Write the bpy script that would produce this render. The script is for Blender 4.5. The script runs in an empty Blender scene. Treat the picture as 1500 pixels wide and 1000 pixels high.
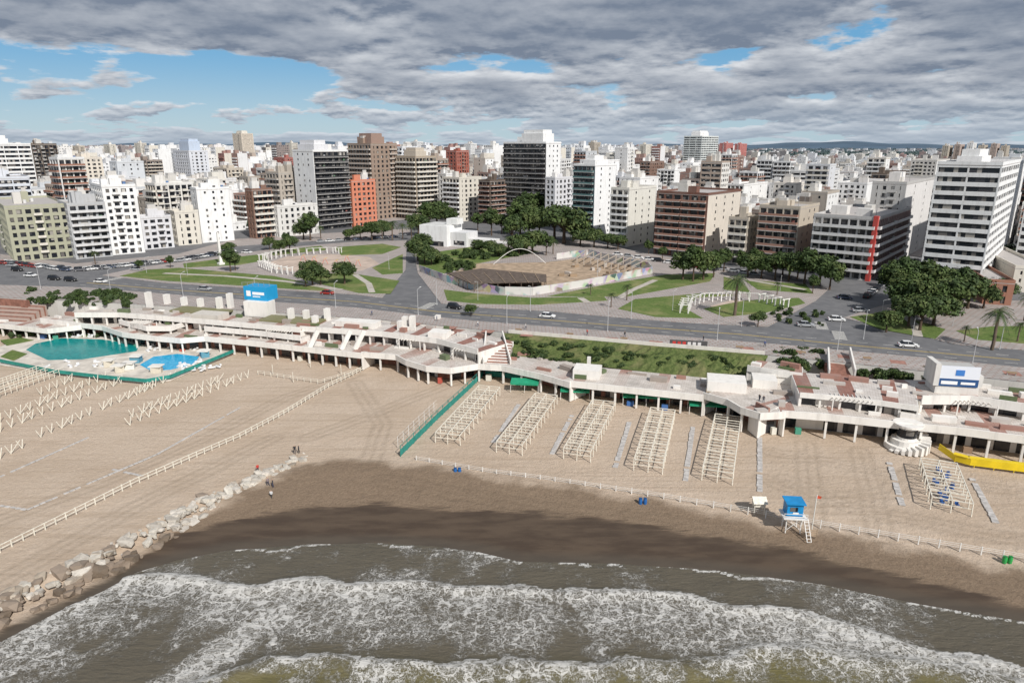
import bpy, math, random
import numpy as np
from mathutils import Vector
random.seed(7); rng=np.random.RandomState(3)
R=random.random
def U(a,b): return a+(b-a)*random.random()
CAMZ=55.0; PITCH=math.radians(16.1); SP,CP=math.sin(PITCH),math.cos(PITCH)
ZC=7.0   # city level; beach is 0, sea -1.5
scene=bpy.context.scene
# survey helper: world XY of a ground point (height z) read off the photograph
def G(px,py,z=0.0):
    a=(px-750)/1000; b=(500-py)/1000
    dz=-SP+b*CP; dy=CP+b*SP
    t=(CAMZ-z)/-dz
    return (a*t,dy*t)
def PR(x,y,z):
    d=y*CP-(z-CAMZ)*SP
    return (750+1000*x/d, 500-1000*(y*SP+(z-CAMZ)*CP)/d)
def ZT(Y,py):
    b=(500-py)/1000
    return CAMZ+Y*(-SP+b*CP)/(CP+b*SP)
# ---------------------------------------------------------------- materials
def newmat(name):
    m=bpy.data.materials.new(name); m.use_nodes=True
    nt=m.node_tree; b=nt.nodes['Principled BSDF']
    return m,nt,b
def N(nt,t,**k):
    n=nt.nodes.new(t)
    for a,v in k.items(): setattr(n,a,v)
    return n
def L(nt,a,b): nt.links.new(a,b)
def MATH(nt,op,a,b=None,c=None,clamp=False):
    n=N(nt,'ShaderNodeMath',operation=op); n.use_clamp=clamp
    for i,x in enumerate((a,b,c)):
        if x is None: continue
        if isinstance(x,(int,float)): n.inputs[i].default_value=x
        else: L(nt,x,n.inputs[i])
    return n.outputs[0]
def MIX(nt,f,a,b,mode='MIX'):
    n=N(nt,'ShaderNodeMix',data_type='RGBA',blend_type=mode)
    for i,x in ((0,f),(6,a),(7,b)):
        if isinstance(x,(int,float)): n.inputs[i].default_value=x
        elif isinstance(x,tuple): n.inputs[i].default_value=(*x[:3],1)
        else: L(nt,x,n.inputs[i])
    return n.outputs[2]
def SMOOTH(nt,x,a,b,o0=0.0,o1=1.0):
    n=N(nt,'ShaderNodeMapRange',interpolation_type='SMOOTHSTEP')
    L(nt,x,n.inputs[0])
    for i,v in ((1,a),(2,b),(3,o0),(4,o1)):
        if isinstance(v,(int,float)): n.inputs[i].default_value=v
        else: L(nt,v,n.inputs[i])
    return n.outputs[0]
def NOISE(nt,vec,scale,detail=4,rough=.55,out=0):
    n=N(nt,'ShaderNodeTexNoise'); n.inputs['Scale'].default_value=scale
    n.inputs['Detail'].default_value=detail; n.inputs['Roughness'].default_value=rough
    if vec is not None: L(nt,vec,n.inputs['Vector'])
    return n.outputs[out]
def POS(nt,scale=None):
    g=N(nt,'ShaderNodeNewGeometry').outputs['Position']
    if scale is None: return g
    m=N(nt,'ShaderNodeVectorMath',operation='MULTIPLY'); L(nt,g,m.inputs[0]); m.inputs[1].default_value=scale
    return m.outputs[0]
def BUMP(nt,b,h,strength=.3,dist=.1):
    n=N(nt,'ShaderNodeBump'); n.inputs['Strength'].default_value=strength; n.inputs['Distance'].default_value=dist
    L(nt,h,n.inputs['Height']); L(nt,n.outputs[0],b.inputs['Normal'])
def ATTR(nt,name):
    return N(nt,'ShaderNodeAttribute',attribute_name=name)
def simple(name,col,rough=.7,scale=1.5,var=.25,metal=0,spec=.3,bump=0):
    m,nt,b=newmat(name)
    n=NOISE(nt,POS(nt),scale,5)
    f=SMOOTH(nt,n,.3,.7)
    c=MIX(nt,f,tuple(x*(1-var) for x in col),tuple(min(1,x*(1+var*.6)) for x in col))
    L(nt,c,b.inputs['Base Color']); b.inputs['Roughness'].default_value=rough
    b.inputs['Metallic'].default_value=metal; b.inputs['Specular IOR Level'].default_value=spec
    if bump: BUMP(nt,b,NOISE(nt,POS(nt),scale*6,4),bump,.1)
    return m
def attrmat(name,rough=.8,dirt=.28,spec=.25):
    m,nt,b=newmat(name)
    a=ATTR(nt,'Col').outputs['Color']
    n=NOISE(nt,POS(nt,(1,1,.18)),.9,6,.65)
    n2=NOISE(nt,POS(nt),.12,3)
    f=MATH(nt,'MULTIPLY',SMOOTH(nt,n,.45,.75),dirt)
    c=MIX(nt,f,a,(.22,.20,.18))
    c=MIX(nt,SMOOTH(nt,n2,.3,.7,0,.12),c,(.35,.33,.3),'MIX')
    L(nt,c,b.inputs['Base Color']); b.inputs['Roughness'].default_value=rough; b.inputs['Specular IOR Level'].default_value=spec
    return m
M_WALL=attrmat('painted_wall')
M_LEAF,nt,b=newmat('leaf')
L(nt,ATTR(nt,'Col').outputs['Color'],b.inputs['Base Color']); b.inputs['Roughness'].default_value=.6; b.inputs['Specular IOR Level'].default_value=.15
M_PLAIN,nt,b=newmat('painted_part')
L(nt,ATTR(nt,'Col').outputs['Color'],b.inputs['Base Color']); b.inputs['Roughness'].default_value=.45
def glassmat():
    m,nt,b=newmat('window_glass')
    uv=N(nt,'ShaderNodeUVMap').outputs[0]
    s=N(nt,'ShaderNodeSeparateXYZ'); L(nt,uv,s.inputs[0])
    c=N(nt,'ShaderNodeCombineXYZ')
    L(nt,MATH(nt,'FLOOR',MATH(nt,'DIVIDE',s.outputs[0],1.3)),c.inputs[0])
    L(nt,MATH(nt,'FLOOR',MATH(nt,'DIVIDE',s.outputs[1],3.0)),c.inputs[1])
    w=N(nt,'ShaderNodeTexWhiteNoise'); L(nt,c.outputs[0],w.inputs['Vector'])
    r=N(nt,'ShaderNodeValToRGB'); L(nt,w.outputs[0],r.inputs[0])
    e=r.color_ramp; e.interpolation='CONSTANT'
    e.elements[0].color=(.012,.015,.02,1); e.elements[1].position=.55; e.elements[1].color=(.045,.045,.05,1)
    for p,cc in ((.72,(.14,.13,.12,1)),(.86,(.32,.3,.27,1)),(.95,(.5,.48,.45,1))):
        x=e.elements.new(p); x.color=cc
    L(nt,r.outputs[0],b.inputs['Base Color']); b.inputs['Roughness'].default_value=.22
    return m
M_GLASS=glassmat()
def farmat():
    m,nt,b=newmat('far_facade')
    a=ATTR(nt,'Col').outputs['Color']
    uv=N(nt,'ShaderNodeUVMap').outputs[0]
    s=N(nt,'ShaderNodeSeparateXYZ'); L(nt,uv,s.inputs[0])
    u=MATH(nt,'DIVIDE',s.outputs[0],2.9); v=MATH(nt,'DIVIDE',s.outputs[1],3.0)
    fu=MATH(nt,'FRACT',u); fv=MATH(nt,'FRACT',v)
    wu=MATH(nt,'MULTIPLY',MATH(nt,'GREATER_THAN',fu,.25),MATH(nt,'LESS_THAN',fu,.78))
    wv=MATH(nt,'MULTIPLY',MATH(nt,'GREATER_THAN',fv,.3),MATH(nt,'LESS_THAN',fv,.78))
    c=N(nt,'ShaderNodeCombineXYZ'); L(nt,MATH(nt,'FLOOR',u),c.inputs[0]); L(nt,MATH(nt,'FLOOR',v),c.inputs[1])
    w=N(nt,'ShaderNodeTexWhiteNoise'); L(nt,c.outputs[0],w.inputs['Vector'])
    f=MATH(nt,'MULTIPLY',MATH(nt,'MULTIPLY',wu,wv),SMOOTH(nt,w.outputs[0],0,1,.95,.15))
    cc=MIX(nt,f,a,(.05,.055,.065))
    L(nt,cc,b.inputs['Base Color']); b.inputs['Roughness'].default_value=.8; b.inputs['Specular IOR Level'].default_value=.2
    return m
M_FAR=farmat()
def tilemat(name,period,frac,ca,cb,ta,tb,faint=0):
    m,nt,b=newmat(name)
    uv=N(nt,'ShaderNodeUVMap').outputs[0]
    s=N(nt,'ShaderNodeSeparateXYZ'); L(nt,uv,s.inputs[0])
    fu=MATH(nt,'FRACT',MATH(nt,'DIVIDE',s.outputs[0],period))
    f=MATH(nt,'LESS_THAN',fu,frac)
    n=NOISE(nt,POS(nt),.5,6,.65)
    if faint: f=MATH(nt,'MULTIPLY',f,SMOOTH(nt,NOISE(nt,POS(nt),.035,1),.46,.54,.15,.95))
    cr=MIX(nt,SMOOTH(nt,n,.3,.7),ca,cb); tr=MIX(nt,SMOOTH(nt,n,.3,.7),ta,tb)
    c=MIX(nt,f,cr,tr)
    gr=N(nt,'ShaderNodeTexBrick'); L(nt,uv,gr.inputs['Vector']); gr.inputs['Scale'].default_value=.5; gr.inputs['Color1'].default_value=(1,1,1,1); gr.inputs['Color2'].default_value=(.86,.85,.84,1); gr.inputs['Mortar'].default_value=(.6,.57,.54,1); gr.inputs['Mortar Size'].default_value=.02
    c=MIX(nt,1.0,c,gr.outputs[0],'MULTIPLY')
    st=NOISE(nt,POS(nt),.2,6,.7); c=MIX(nt,SMOOTH(nt,st,.48,.72,0,.5),c,(.27,.245,.22))
    L(nt,c,b.inputs['Base Color']); b.inputs['Roughness'].default_value=.8
    return m
M_TILE=tilemat('striped_tiles',7.5,.36,(.58,.53,.49),(.68,.64,.60),(.28,.13,.10),(.36,.19,.15))
M_TILE2=tilemat('terrace_tiles',9.0,.3,(.56,.51,.46),(.68,.63,.58),(.34,.18,.14),(.44,.27,.22),1)
def pavemat():
    m,nt,b=newmat('patterned_paving')
    p=POS(nt)
    br=N(nt,'ShaderNodeTexBrick'); L(nt,p,br.inputs['Vector'])
    br.inputs['Scale'].default_value=.25; br.inputs['Color1'].default_value=(.36,.34,.32,1); br.inputs['Color2'].default_value=(.44,.42,.40,1)
    br.inputs['Mortar'].default_value=(.30,.21,.18,1); br.inputs['Mortar Size'].default_value=.04
    n=NOISE(nt,p,.25,6)
    c=MIX(nt,SMOOTH(nt,n,.35,.7,0,.5),br.outputs[0],(.25,.235,.215))
    L(nt,c,b.inputs['Base Color']); b.inputs['Roughness'].default_value=.85
    return m
M_PAVE=pavemat()
M_BRICK=simple('red_brick',(.27,.13,.095),.85,.8,.3)
def grassmat(name,a,c2,dry):
    m,nt,b=newmat(name)
    p=POS(nt)
    n=NOISE(nt,p,.12,6,.6); n2=NOISE(nt,p,1.6,6,.7)
    c=MIX(nt,SMOOTH(nt,n2,.3,.7),a,c2)
    c=MIX(nt,SMOOTH(nt,n,.46,.7,0,.85),c,dry)
    L(nt,c,b.inputs['Base Color']); b.inputs['Roughness'].default_value=.95; b.inputs['Specular IOR Level'].default_value=.1
    BUMP(nt,b,n2,.6,.3)
    return m
M_GRASS=grassmat('lawn_grass',(.08,.13,.035),(.15,.20,.06),(.25,.24,.11))
M_DUNE=grassmat('slope_plants',(.055,.085,.025),(.14,.165,.06),(.22,.19,.10))
M_WHITE=simple('white_paint',(.76,.74,.70),.6,.6,.12)
M_WOOD=simple('cream_painted_wood',(.74,.70,.60),.6,3,.2)
M_MARK=simple('road_marking_paint',(.62,.60,.55),.7,3,.25)
M_GREEN=simple('green_canvas',(.02,.30,.16),.6,1,.2)
M_TEAL=simple('teal_mesh_fence',(.03,.25,.21),.6,1,.2)
M_BLUE=simple('blue_paint',(.015,.25,.55),.4,1,.15)
M_YEL=simple('yellow_canvas',(.75,.55,.02),.5,.6,.15)
M_EARTH=simple('bare_earth',(.40,.30,.21),.95,.4,.3)
M_ROCK,nt,b=newmat('boulder_rock')
a=ATTR(nt,'Col').outputs['Color']; n=NOISE(nt,POS(nt),1.6,7,.7)
L(nt,MIX(nt,SMOOTH(nt,n,.4,.75,0,.55),a,(.22,.18,.14)),b.inputs['Base Color']); b.inputs['Roughness'].default_value=.9
BUMP(nt,b,n,.8,.15)
M_TREAD=simple('walkway_slab',(.50,.475,.45),.85,1.2,.25)
# ---------------------------------------------------------------- mesh builder
class MB:
    def __init__(s): s.v=[];s.f=[];s.m=[];s.c=[];s.uv=[]
    def face(s,pts,mat=0,col=(.7,.7,.7),uv=None):
        n=len(s.v); k=len(pts)
        s.v.extend(pts); s.f.append(tuple(range(n,n+k))); s.m.append(mat); s.c.append((col,k))
        s.uv.extend(uv if uv else [(p[0],p[1]) for p in pts])
    def box(s,F,x0,x1,y0,y1,z0,z1,mat=0,col=(.7,.7,.7),bottom=True,topmat=None,topcol=None,uo=0):
        ox,oy,an=F; c,sn=math.cos(an),math.sin(an)
        P=lambda x,y,z:(ox+x*c-y*sn,oy+x*sn+y*c,z)
        if x1<x0: x0,x1=x1,x0
        if y1<y0: y0,y1=y1,y0
        a,b_,d,e=P(x0,y0,z0),P(x1,y0,z0),P(x1,y1,z0),P(x0,y1,z0)
        A,B,D,E=P(x0,y0,z1),P(x1,y0,z1),P(x1,y1,z1),P(x0,y1,z1)
        s.face([a,b_,B,A],mat,col,[(x0+uo,z0),(x1+uo,z0),(x1+uo,z1),(x0+uo,z1)])
        s.face([b_,d,D,B],mat,col,[(y0+uo,z0),(y1+uo,z0),(y1+uo,z1),(y0+uo,z1)])
        s.face([d,e,E,D],mat,col,[(x1+uo,z0),(x0+uo,z0),(x0+uo,z1),(x1+uo,z1)])
        s.face([e,a,A,E],mat,col,[(y1+uo,z0),(y0+uo,z0),(y0+uo,z1),(y1+uo,z1)])
        s.face([A,B,D,E],mat if topmat is None else topmat,topcol or col,[(x0,y0),(x1,y0),(x1,y1),(x0,y1)])
        if bottom: s.face([a,e,d,b_],mat,col)
    def beam(s,p,q,w,h=None,mat=0,col=(.7,.7,.7)):
        h=h or w
        p=Vector(p);q=Vector(q);d=(q-p).normalized()
        up=Vector((0,0,1)) if abs(d.z)<.95 else Vector((1,0,0))
        sx=d.cross(up).normalized()*w/2; sy=sx.cross(d).normalized()*h/2
        r=[p-sx-sy,p+sx-sy,p+sx+sy,p-sx+sy]; t=[x+q-p for x in r]
        for i in range(4):
            j=(i+1)%4; s.face([tuple(r[i]),tuple(r[j]),tuple(t[j]),tuple(t[i])],mat,col)
        s.face([tuple(x) for x in r[::-1]],mat,col); s.face([tuple(x) for x in t],mat,col)
    def cyl(s,x,y,z0,z1,r0,r1=None,n=10,mat=0,col=(.7,.7,.7)):
        r1=r0 if r1 is None else r1
        A=[(x+r0*math.cos(i*6.2832/n),y+r0*math.sin(i*6.2832/n),z0) for i in range(n)]
        B=[(x+r1*math.cos(i*6.2832/n),y+r1*math.sin(i*6.2832/n),z1) for i in range(n)]
        for i in range(n):
            j=(i+1)%n; s.face([A[i],A[j],B[j],B[i]],mat,col,[(i*.5,z0),(i*.5+.5,z0),(i*.5+.5,z1),(i*.5,z1)])
        s.face(B,mat,col)
    def poly(s,pts,z,thick,mat=0,col=(.7,.7,.7),sidemat=None):
        ar=sum(pts[i][0]*pts[(i+1)%len(pts)][1]-pts[(i+1)%len(pts)][0]*pts[i][1] for i in range(len(pts)))
        if ar<0: pts=pts[::-1]
        s.face([(x,y,z) for x,y in pts],mat,col)
        u=0
        for i in range(len(pts)):
            a=pts[i];b_=pts[(i+1)%len(pts)]; l=math.dist(a,b_)
            s.face([(a[0],a[1],z-thick),(b_[0],b_[1],z-thick),(b_[0],b_[1],z),(a[0],a[1],z)],mat if sidemat is None else sidemat,col,[(u,z-thick),(u+l,z-thick),(u+l,z),(u,z)])
            u+=l
    def build(s,name,mats,smooth=False,link=True):
        me=bpy.data.meshes.new(name); me.from_pydata(s.v,[],s.f)
        for m in mats: me.materials.append(m)
        me.polygons.foreach_set('material_index',s.m)
        uvl=me.uv_layers.new(name='UVMap'); uvl.data.foreach_set('uv',np.array(s.uv,dtype=np.float32).ravel())
        ca=me.color_attributes.new('Col','FLOAT_COLOR','CORNER')
        cs=np.repeat(np.array([c[0][:3] for c in s.c],dtype=np.float32),[c[1] for c in s.c],axis=0)
        cs=np.concatenate([cs,np.ones((len(cs),1),dtype=np.float32)],1)
        ca.data.foreach_set('color',cs.ravel())
        if smooth: me.polygons.foreach_set('use_smooth',[True]*len(s.f))
        me.update()
        if not link: return me
        o=bpy.data.objects.new(name,me); scene.collection.objects.link(o); return o
def inst(name,me,loc,rot=0,sc=1,parent=None):
    o=bpy.data.objects.new(name,me); scene.collection.objects.link(o)
    o.location=loc; o.rotation_euler=(0,0,rot); o.scale=(sc,sc,sc) if isinstance(sc,(int,float)) else sc
    return o
def W(pts,z): return [G(a,b,z) for a,b in pts]
# ---------------------------------------------------------------- shoreline curves
rockpx=[(-350,1050),(0,890),(60,862),(130,830),(200,795),(260,760),(330,725),(400,695),(455,670)]
ROCK=W(rockpx,-.5)
WE=W([(-500,1180),(0,940),(90,893),(150,866),(200,838),(260,820),(330,806),(450,797),(560,795),(640,800),(700,808),(760,822),(900,825),(1050,835),(1200,855),(1350,885),(1500,910),(1900,1000),(2600,1200)],-1.5)
DK=W([(-500,1150),(0,920),(90,880),(150,850),(200,815),(250,785),(330,765),(430,745),(560,738),(700,748),(900,762),(1050,785),(1200,812),(1350,848),(1500,882),(1900,975),(2600,1150)],-1.0)
MO=W([(-500,1120),(0,905),(90,870),(150,835),(210,800),(260,765),(330,730),(400,700),(450,682),(500,674),(600,680),(700,694),(800,707),(950,730),(1090,754),(1200,774),(1350,802),(1500,832),(1900,920),(2600,1080)],-.3)
W1=W([(-400,1150),(-100,985),(60,905),(150,853),(230,843),(300,842),(380,857),(500,850),(620,852),(700,858),(850,862),(1000,872),(1100,885),(1200,905),(1350,945),(1500,985),(1750,1060),(2400,1300)],-1.5)
W2=W([(-500,1400),(100,1120),(250,1010),(350,968),(450,962),(600,965),(700,973),(850,977),(1000,965),(1100,955),(1200,950),(1300,957),(1500,1000),(1700,1080),(2400,1400)],-1.5)
def sdist(X,Y,poly):
    P=np.array(poly); D=np.full(X.shape,1e9)
    for a,b_ in zip(P[:-1],P[1:]):
        d=b_-a; t=np.clip(((X-a[0])*d[0]+(Y-a[1])*d[1])/(d@d),0,1)
        D=np.minimum(D,np.hypot(X-a[0]-t*d[0],Y-a[1]-t*d[1]))
    o=np.argsort(P[:,0]); s=np.sign(Y-np.interp(X,P[o,0],P[o,1]))
    return D*s
def wig(X,Y,f,seed):
    r=np.random.RandomState(seed); o=np.zeros_like(X)
    for k in range(14):
        fr=f*1.35**k; th=r.uniform(0,6.28); o+=np.sin(fr*(X*math.cos(th)+Y*math.sin(th))+r.uniform(0,6.28))/1.25**k
    return o/3
def gridmesh(name,xs,ys,Z,attrs,mat):
    nx,ny=len(xs),len(ys)
    X,Y=np.meshgrid(xs,ys); V=np.stack([X.ravel(),Y.ravel(),Z.ravel()],1)
    i=np.arange(nx*ny).reshape(ny,nx)
    F=np.stack([i[:-1,:-1].ravel(),i[:-1,1:].ravel(),i[1:,1:].ravel(),i[1:,:-1].ravel()],1)
    me=bpy.data.meshes.new(name); me.vertices.add(len(V)); me.vertices.foreach_set('co',V.astype(np.float32).ravel())
    me.loops.add(F.size); me.loops.foreach_set('vertex_index',F.ravel().astype(np.int32))
    me.polygons.add(len(F)); me.polygons.foreach_set('loop_start',np.arange(0,F.size,4,dtype=np.int32))
    me.polygons.foreach_set('use_smooth',np.ones(len(F),dtype=bool))
    me.update(calc_edges=True); me.validate()
    for k,a in attrs.items():
        at=me.attributes.new(k,'FLOAT','POINT'); at.data.foreach_set('value',a.ravel().astype(np.float32))
    me.materials.append(mat)
    o=bpy.data.objects.new(name,me); scene.collection.objects.link(o); return o
# sand
def sandmat():
    m,nt,b=newmat('beach_sand'); p=POS(nt)
    n=NOISE(nt,p,.15,5); n2=NOISE(nt,p,2.5,8,.75); n3=NOISE(nt,POS(nt,(.25,1,1)),.6,4)
    dM=ATTR(nt,'dM').outputs['Fac']; dD=ATTR(nt,'dD').outputs['Fac']; dW=ATTR(nt,'dW').outputs['Fac']; tk=ATTR(nt,'track').outputs['Fac']
    w=MATH(nt,'MULTIPLY',MATH(nt,'SUBTRACT',n,.5),9)
    w2=MATH(nt,'MULTIPLY',MATH(nt,'SUBTRACT',n3,.5),4.5)
    fm=SMOOTH(nt,MATH(nt,'ADD',dM,w),-2.6,1.4); fd=SMOOTH(nt,MATH(nt,'ADD',dD,w2),-1.0,.8)
    dry=MIX(nt,SMOOTH(nt,n2,.3,.7),(.475,.375,.285),(.57,.465,.365))
    mp=N(nt,'ShaderNodeMapping'); mp.inputs['Rotation'].default_value=(0,0,.28); mp.inputs['Scale'].default_value=(.035,.9,1); L(nt,p,mp.inputs[0])
    tr=NOISE(nt,mp.outputs[0],1.0,5,.6)
    dry=MIX(nt,SMOOTH(nt,tr,.50,.64,0,.42),dry,(.375,.285,.205))
    dry=MIX(nt,SMOOTH(nt,NOISE(nt,p,.06,6,.65),.40,.62,0,.45),dry,(.43,.33,.24))
    dry=MIX(nt,SMOOTH(nt,NOISE(nt,p,.5,6,.75),.55,.75,0,.35),dry,(.36,.275,.20))
    moist=MIX(nt,SMOOTH(nt,n2,.3,.7),(.195,.14,.095),(.27,.20,.14))
    moist=MIX(nt,SMOOTH(nt,NOISE(nt,p,.35,6,.7),.5,.7,0,.4),moist,(.16,.115,.08))
    dark=MIX(nt,SMOOTH(nt,n3,.35,.65),(.068,.048,.034),(.10,.072,.05))
    c=MIX(nt,fd,dark,MIX(nt,fm,moist,dry))
    c=MIX(nt,MATH(nt,'MULTIPLY',tk,.5),c,MIX(nt,.45,c,(.12,.09,.06)))
    c=MIX(nt,SMOOTH(nt,dW,3.2,.6,0,.55),c,(.085,.075,.06))
    L(nt,c,b.inputs['Base Color'])
    L(nt,SMOOTH(nt,fd,0,1,.42,.95),b.inputs['Roughness']); b.inputs['Specular IOR Level'].default_value=.16
    h=MATH(nt,'MULTIPLY',MATH(nt,'ADD',n2,NOISE(nt,p,.9,3)),SMOOTH(nt,fd,0,1,.08,1))
    BUMP(nt,b,h,1.0,.2)
    return m
xs=np.concatenate([np.linspace(-700,-135,30)[:-1],np.arange(-135,135,.6),np.linspace(135,700,30)]); ys=np.concatenate([np.arange(20,175,.6),np.linspace(175,420,40)])
X,Y=np.meshgrid(xs,ys)
dW=sdist(X,Y,WE); dD=sdist(X,Y,DK); dM=sdist(X,Y,MO); dR=sdist(X,Y,ROCK); dR[X>ROCK[-1][0]]=-1
Z=np.clip(-1.5+dW*.075,-5,0)
Z=np.where(dR>0,np.maximum(Z,np.minimum(0,-1.5+dR*.9)),Z)
Z+=np.where(dW>12,wig(X,Y,.25,5)*.12,0)
dM=np.where(dR>0,np.maximum(dM,4),dM); dD=np.where(dR>0,np.maximum(dD,4),dD)
Z=np.where(dM>4,Z*.5,Z)
track=np.zeros_like(X)
TR=[[(560,700),(800,740),(1000,760),(1130,790),(1500,850)],[(1130,660),(1300,690),(1500,720)],[(1150,700),(1240,740),(1500,790)],[(0,760),(150,705),(300,640),(420,580),(520,548)],[(520,560),(560,620),(540,680)],[(1180,650),(1190,760)],[(450,640),(560,600),(700,545)],[(0,850),(200,740),(400,640)],[(1260,660),(1290,780)],[(1120,700),(1200,730),(1300,720),(1360,670)]]
for t in TR:
    d=np.abs(sdist(X,Y,W(t,0)))+wig(X,Y,.12,len(t))*.0
    for o in (.0,1.7): track=np.maximum(track,np.exp(-((d-o)/.38)**2))
Z-=track*.05
gridmesh('beach_sand',xs,ys,Z-.12*(dM>0),{'dW':dW,'dD':dD,'dM':dM,'track':track},sandmat())
# water
def watermat():
    m,nt,b=newmat('sea_water'); p=POS(nt)
    dn=N(nt,'ShaderNodeTexNoise'); dn.inputs['Scale'].default_value=.45; dn.inputs['Detail'].default_value=5; dn.inputs['Roughness'].default_value=.65; L(nt,p,dn.inputs['Vector'])
    vm=N(nt,'ShaderNodeVectorMath',operation='MULTIPLY_ADD'); L(nt,dn.outputs[1],vm.inputs[0]); vm.inputs[1].default_value=(4.5,4.5,0); L(nt,p,vm.inputs[2])
    def vor(s):
        v=N(nt,'ShaderNodeTexVoronoi',feature='DISTANCE_TO_EDGE'); v.inputs['Scale'].default_value=s; L(nt,vm.outputs[0],v.inputs['Vector']); return v.outputs['Distance']
    foam=ATTR(nt,'foam').outputs['Fac']; dep=ATTR(nt,'depth').outputs['Fac']
    n=NOISE(nt,p,.22,6,.7); nf=NOISE(nt,p,2.2,7,.75)
    d=MATH(nt,'ADD',foam,MATH(nt,'MULTIPLY',MATH(nt,'SUBTRACT',n,.54),1.0))
    d=MATH(nt,'ADD',d,MATH(nt,'MULTIPLY',MATH(nt,'SUBTRACT',nf,.5),.5))
    wdt=MATH(nt,'MULTIPLY',MATH(nt,'MAXIMUM',d,0.0001),.135)
    l1=SMOOTH(nt,MATH(nt,'SUBTRACT',vor(.7),wdt),.02,-.01)
    l2=SMOOTH(nt,MATH(nt,'SUBTRACT',vor(1.8),MATH(nt,'MULTIPLY',wdt,1.2)),.03,-.01)
    l3=SMOOTH(nt,MATH(nt,'SUBTRACT',vor(4.2),MATH(nt,'MULTIPLY',wdt,1.3)),.03,-.01)
    solid=SMOOTH(nt,d,.88,1.1)
    gate=SMOOTH(nt,d,.02,.25)
    ll=MATH(nt,'MAXIMUM',MATH(nt,'MAXIMUM',MATH(nt,'MULTIPLY',l1,.8),MATH(nt,'MULTIPLY',l2,.6)),MATH(nt,'MULTIPLY',l3,.4))
    f=MATH(nt,'MAXIMUM',MATH(nt,'MULTIPLY',ll,gate),solid,clamp=True)
    col=MIX(nt,dep,(.118,.102,.074),(.155,.135,.052))
    col=MIX(nt,SMOOTH(nt,n,.35,.7,0,.55),col,(.075,.066,.048))
    L(nt,MIX(nt,f,col,(.66,.645,.61)),b.inputs['Base Color'])
    L(nt,MATH(nt,'MULTIPLY_ADD',f,.6,.3),b.inputs['Roughness']); b.inputs['Specular IOR Level'].default_value=.22
    h=MATH(nt,'ADD',MATH(nt,'MULTIPLY',NOISE(nt,POS(nt,(.5,1.4,1)),1.1,6,.65),1.0),MATH(nt,'MULTIPLY',f,.25))
    BUMP(nt,b,h,1.0,.35)
    return m
xs=np.concatenate([np.linspace(-700,-100,20)[:-1],np.arange(-100,100,.4),np.linspace(100,700,20)]); ys=np.concatenate([np.linspace(-600,36,25)[:-1],np.arange(36,112,.4)])
X,Y=np.meshgrid(xs,ys)
dW=sdist(X,Y,WE)+wig(X,Y,.3,1)*.9; d1=sdist(X,Y,W1)+wig(X,Y,.3,2)*1.2; d2=sdist(X,Y,W2)+wig(X,Y,.25,3)*1.3
def band(d,solid,fade,base,pk=1.0):   # d negative seaward
    s=-d
    return np.where(s<0,0,np.where(s<solid,pk-.3*s/solid,base+(pk-.3-base)*np.exp(-(s-solid)/fade)))
foam=.0*X
big=wig(X,Y,.10,9)
foam=np.where(dW<0,np.clip(.10+.2*big,0,.3),0)
foam=np.maximum(foam,np.where((dW<0)&(dW>-.4),.85,0)*(wig(X,Y,.3,11)>-.15))
b1=band(d1,.55,3.2,.30,1.15); foam=np.where(d1<0,b1*np.clip(.9+.4*wig(X,Y,.2,12),.5,1.15),foam)
foam=np.where(d1<-8,foam*np.clip(1-(-d1-8)/8,.2,1),foam)
b2=band(d2,.5,2.0,.12,1.05); foam=np.where(d2<0,b2*np.clip(.8+.8*wig(X,Y,.25,14),.05,1.15),foam)
foam=np.where((d2<0)&(d2<-5),foam*.6,foam)
left=np.exp(-((X+36+(Y-62)*-.55)/3.0)**2)*(Y<86); foam=np.maximum(foam,.7*left*(d1<0))
Zw=-1.5+.5*np.exp(-((d1+.9)/1.0)**2)*(np.abs(X)<150)+.7*np.exp(-((d2+1.1)/1.4)**2)+wig(X,Y,.5,21)*.05
Zw=np.where(dW>-1.0,-1.5,Zw)
gridmesh('sea_water',xs,ys,Zw,{'foam':foam,'depth':1/(1+np.exp((d2+1.5)/1.2))},watermat())
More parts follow.
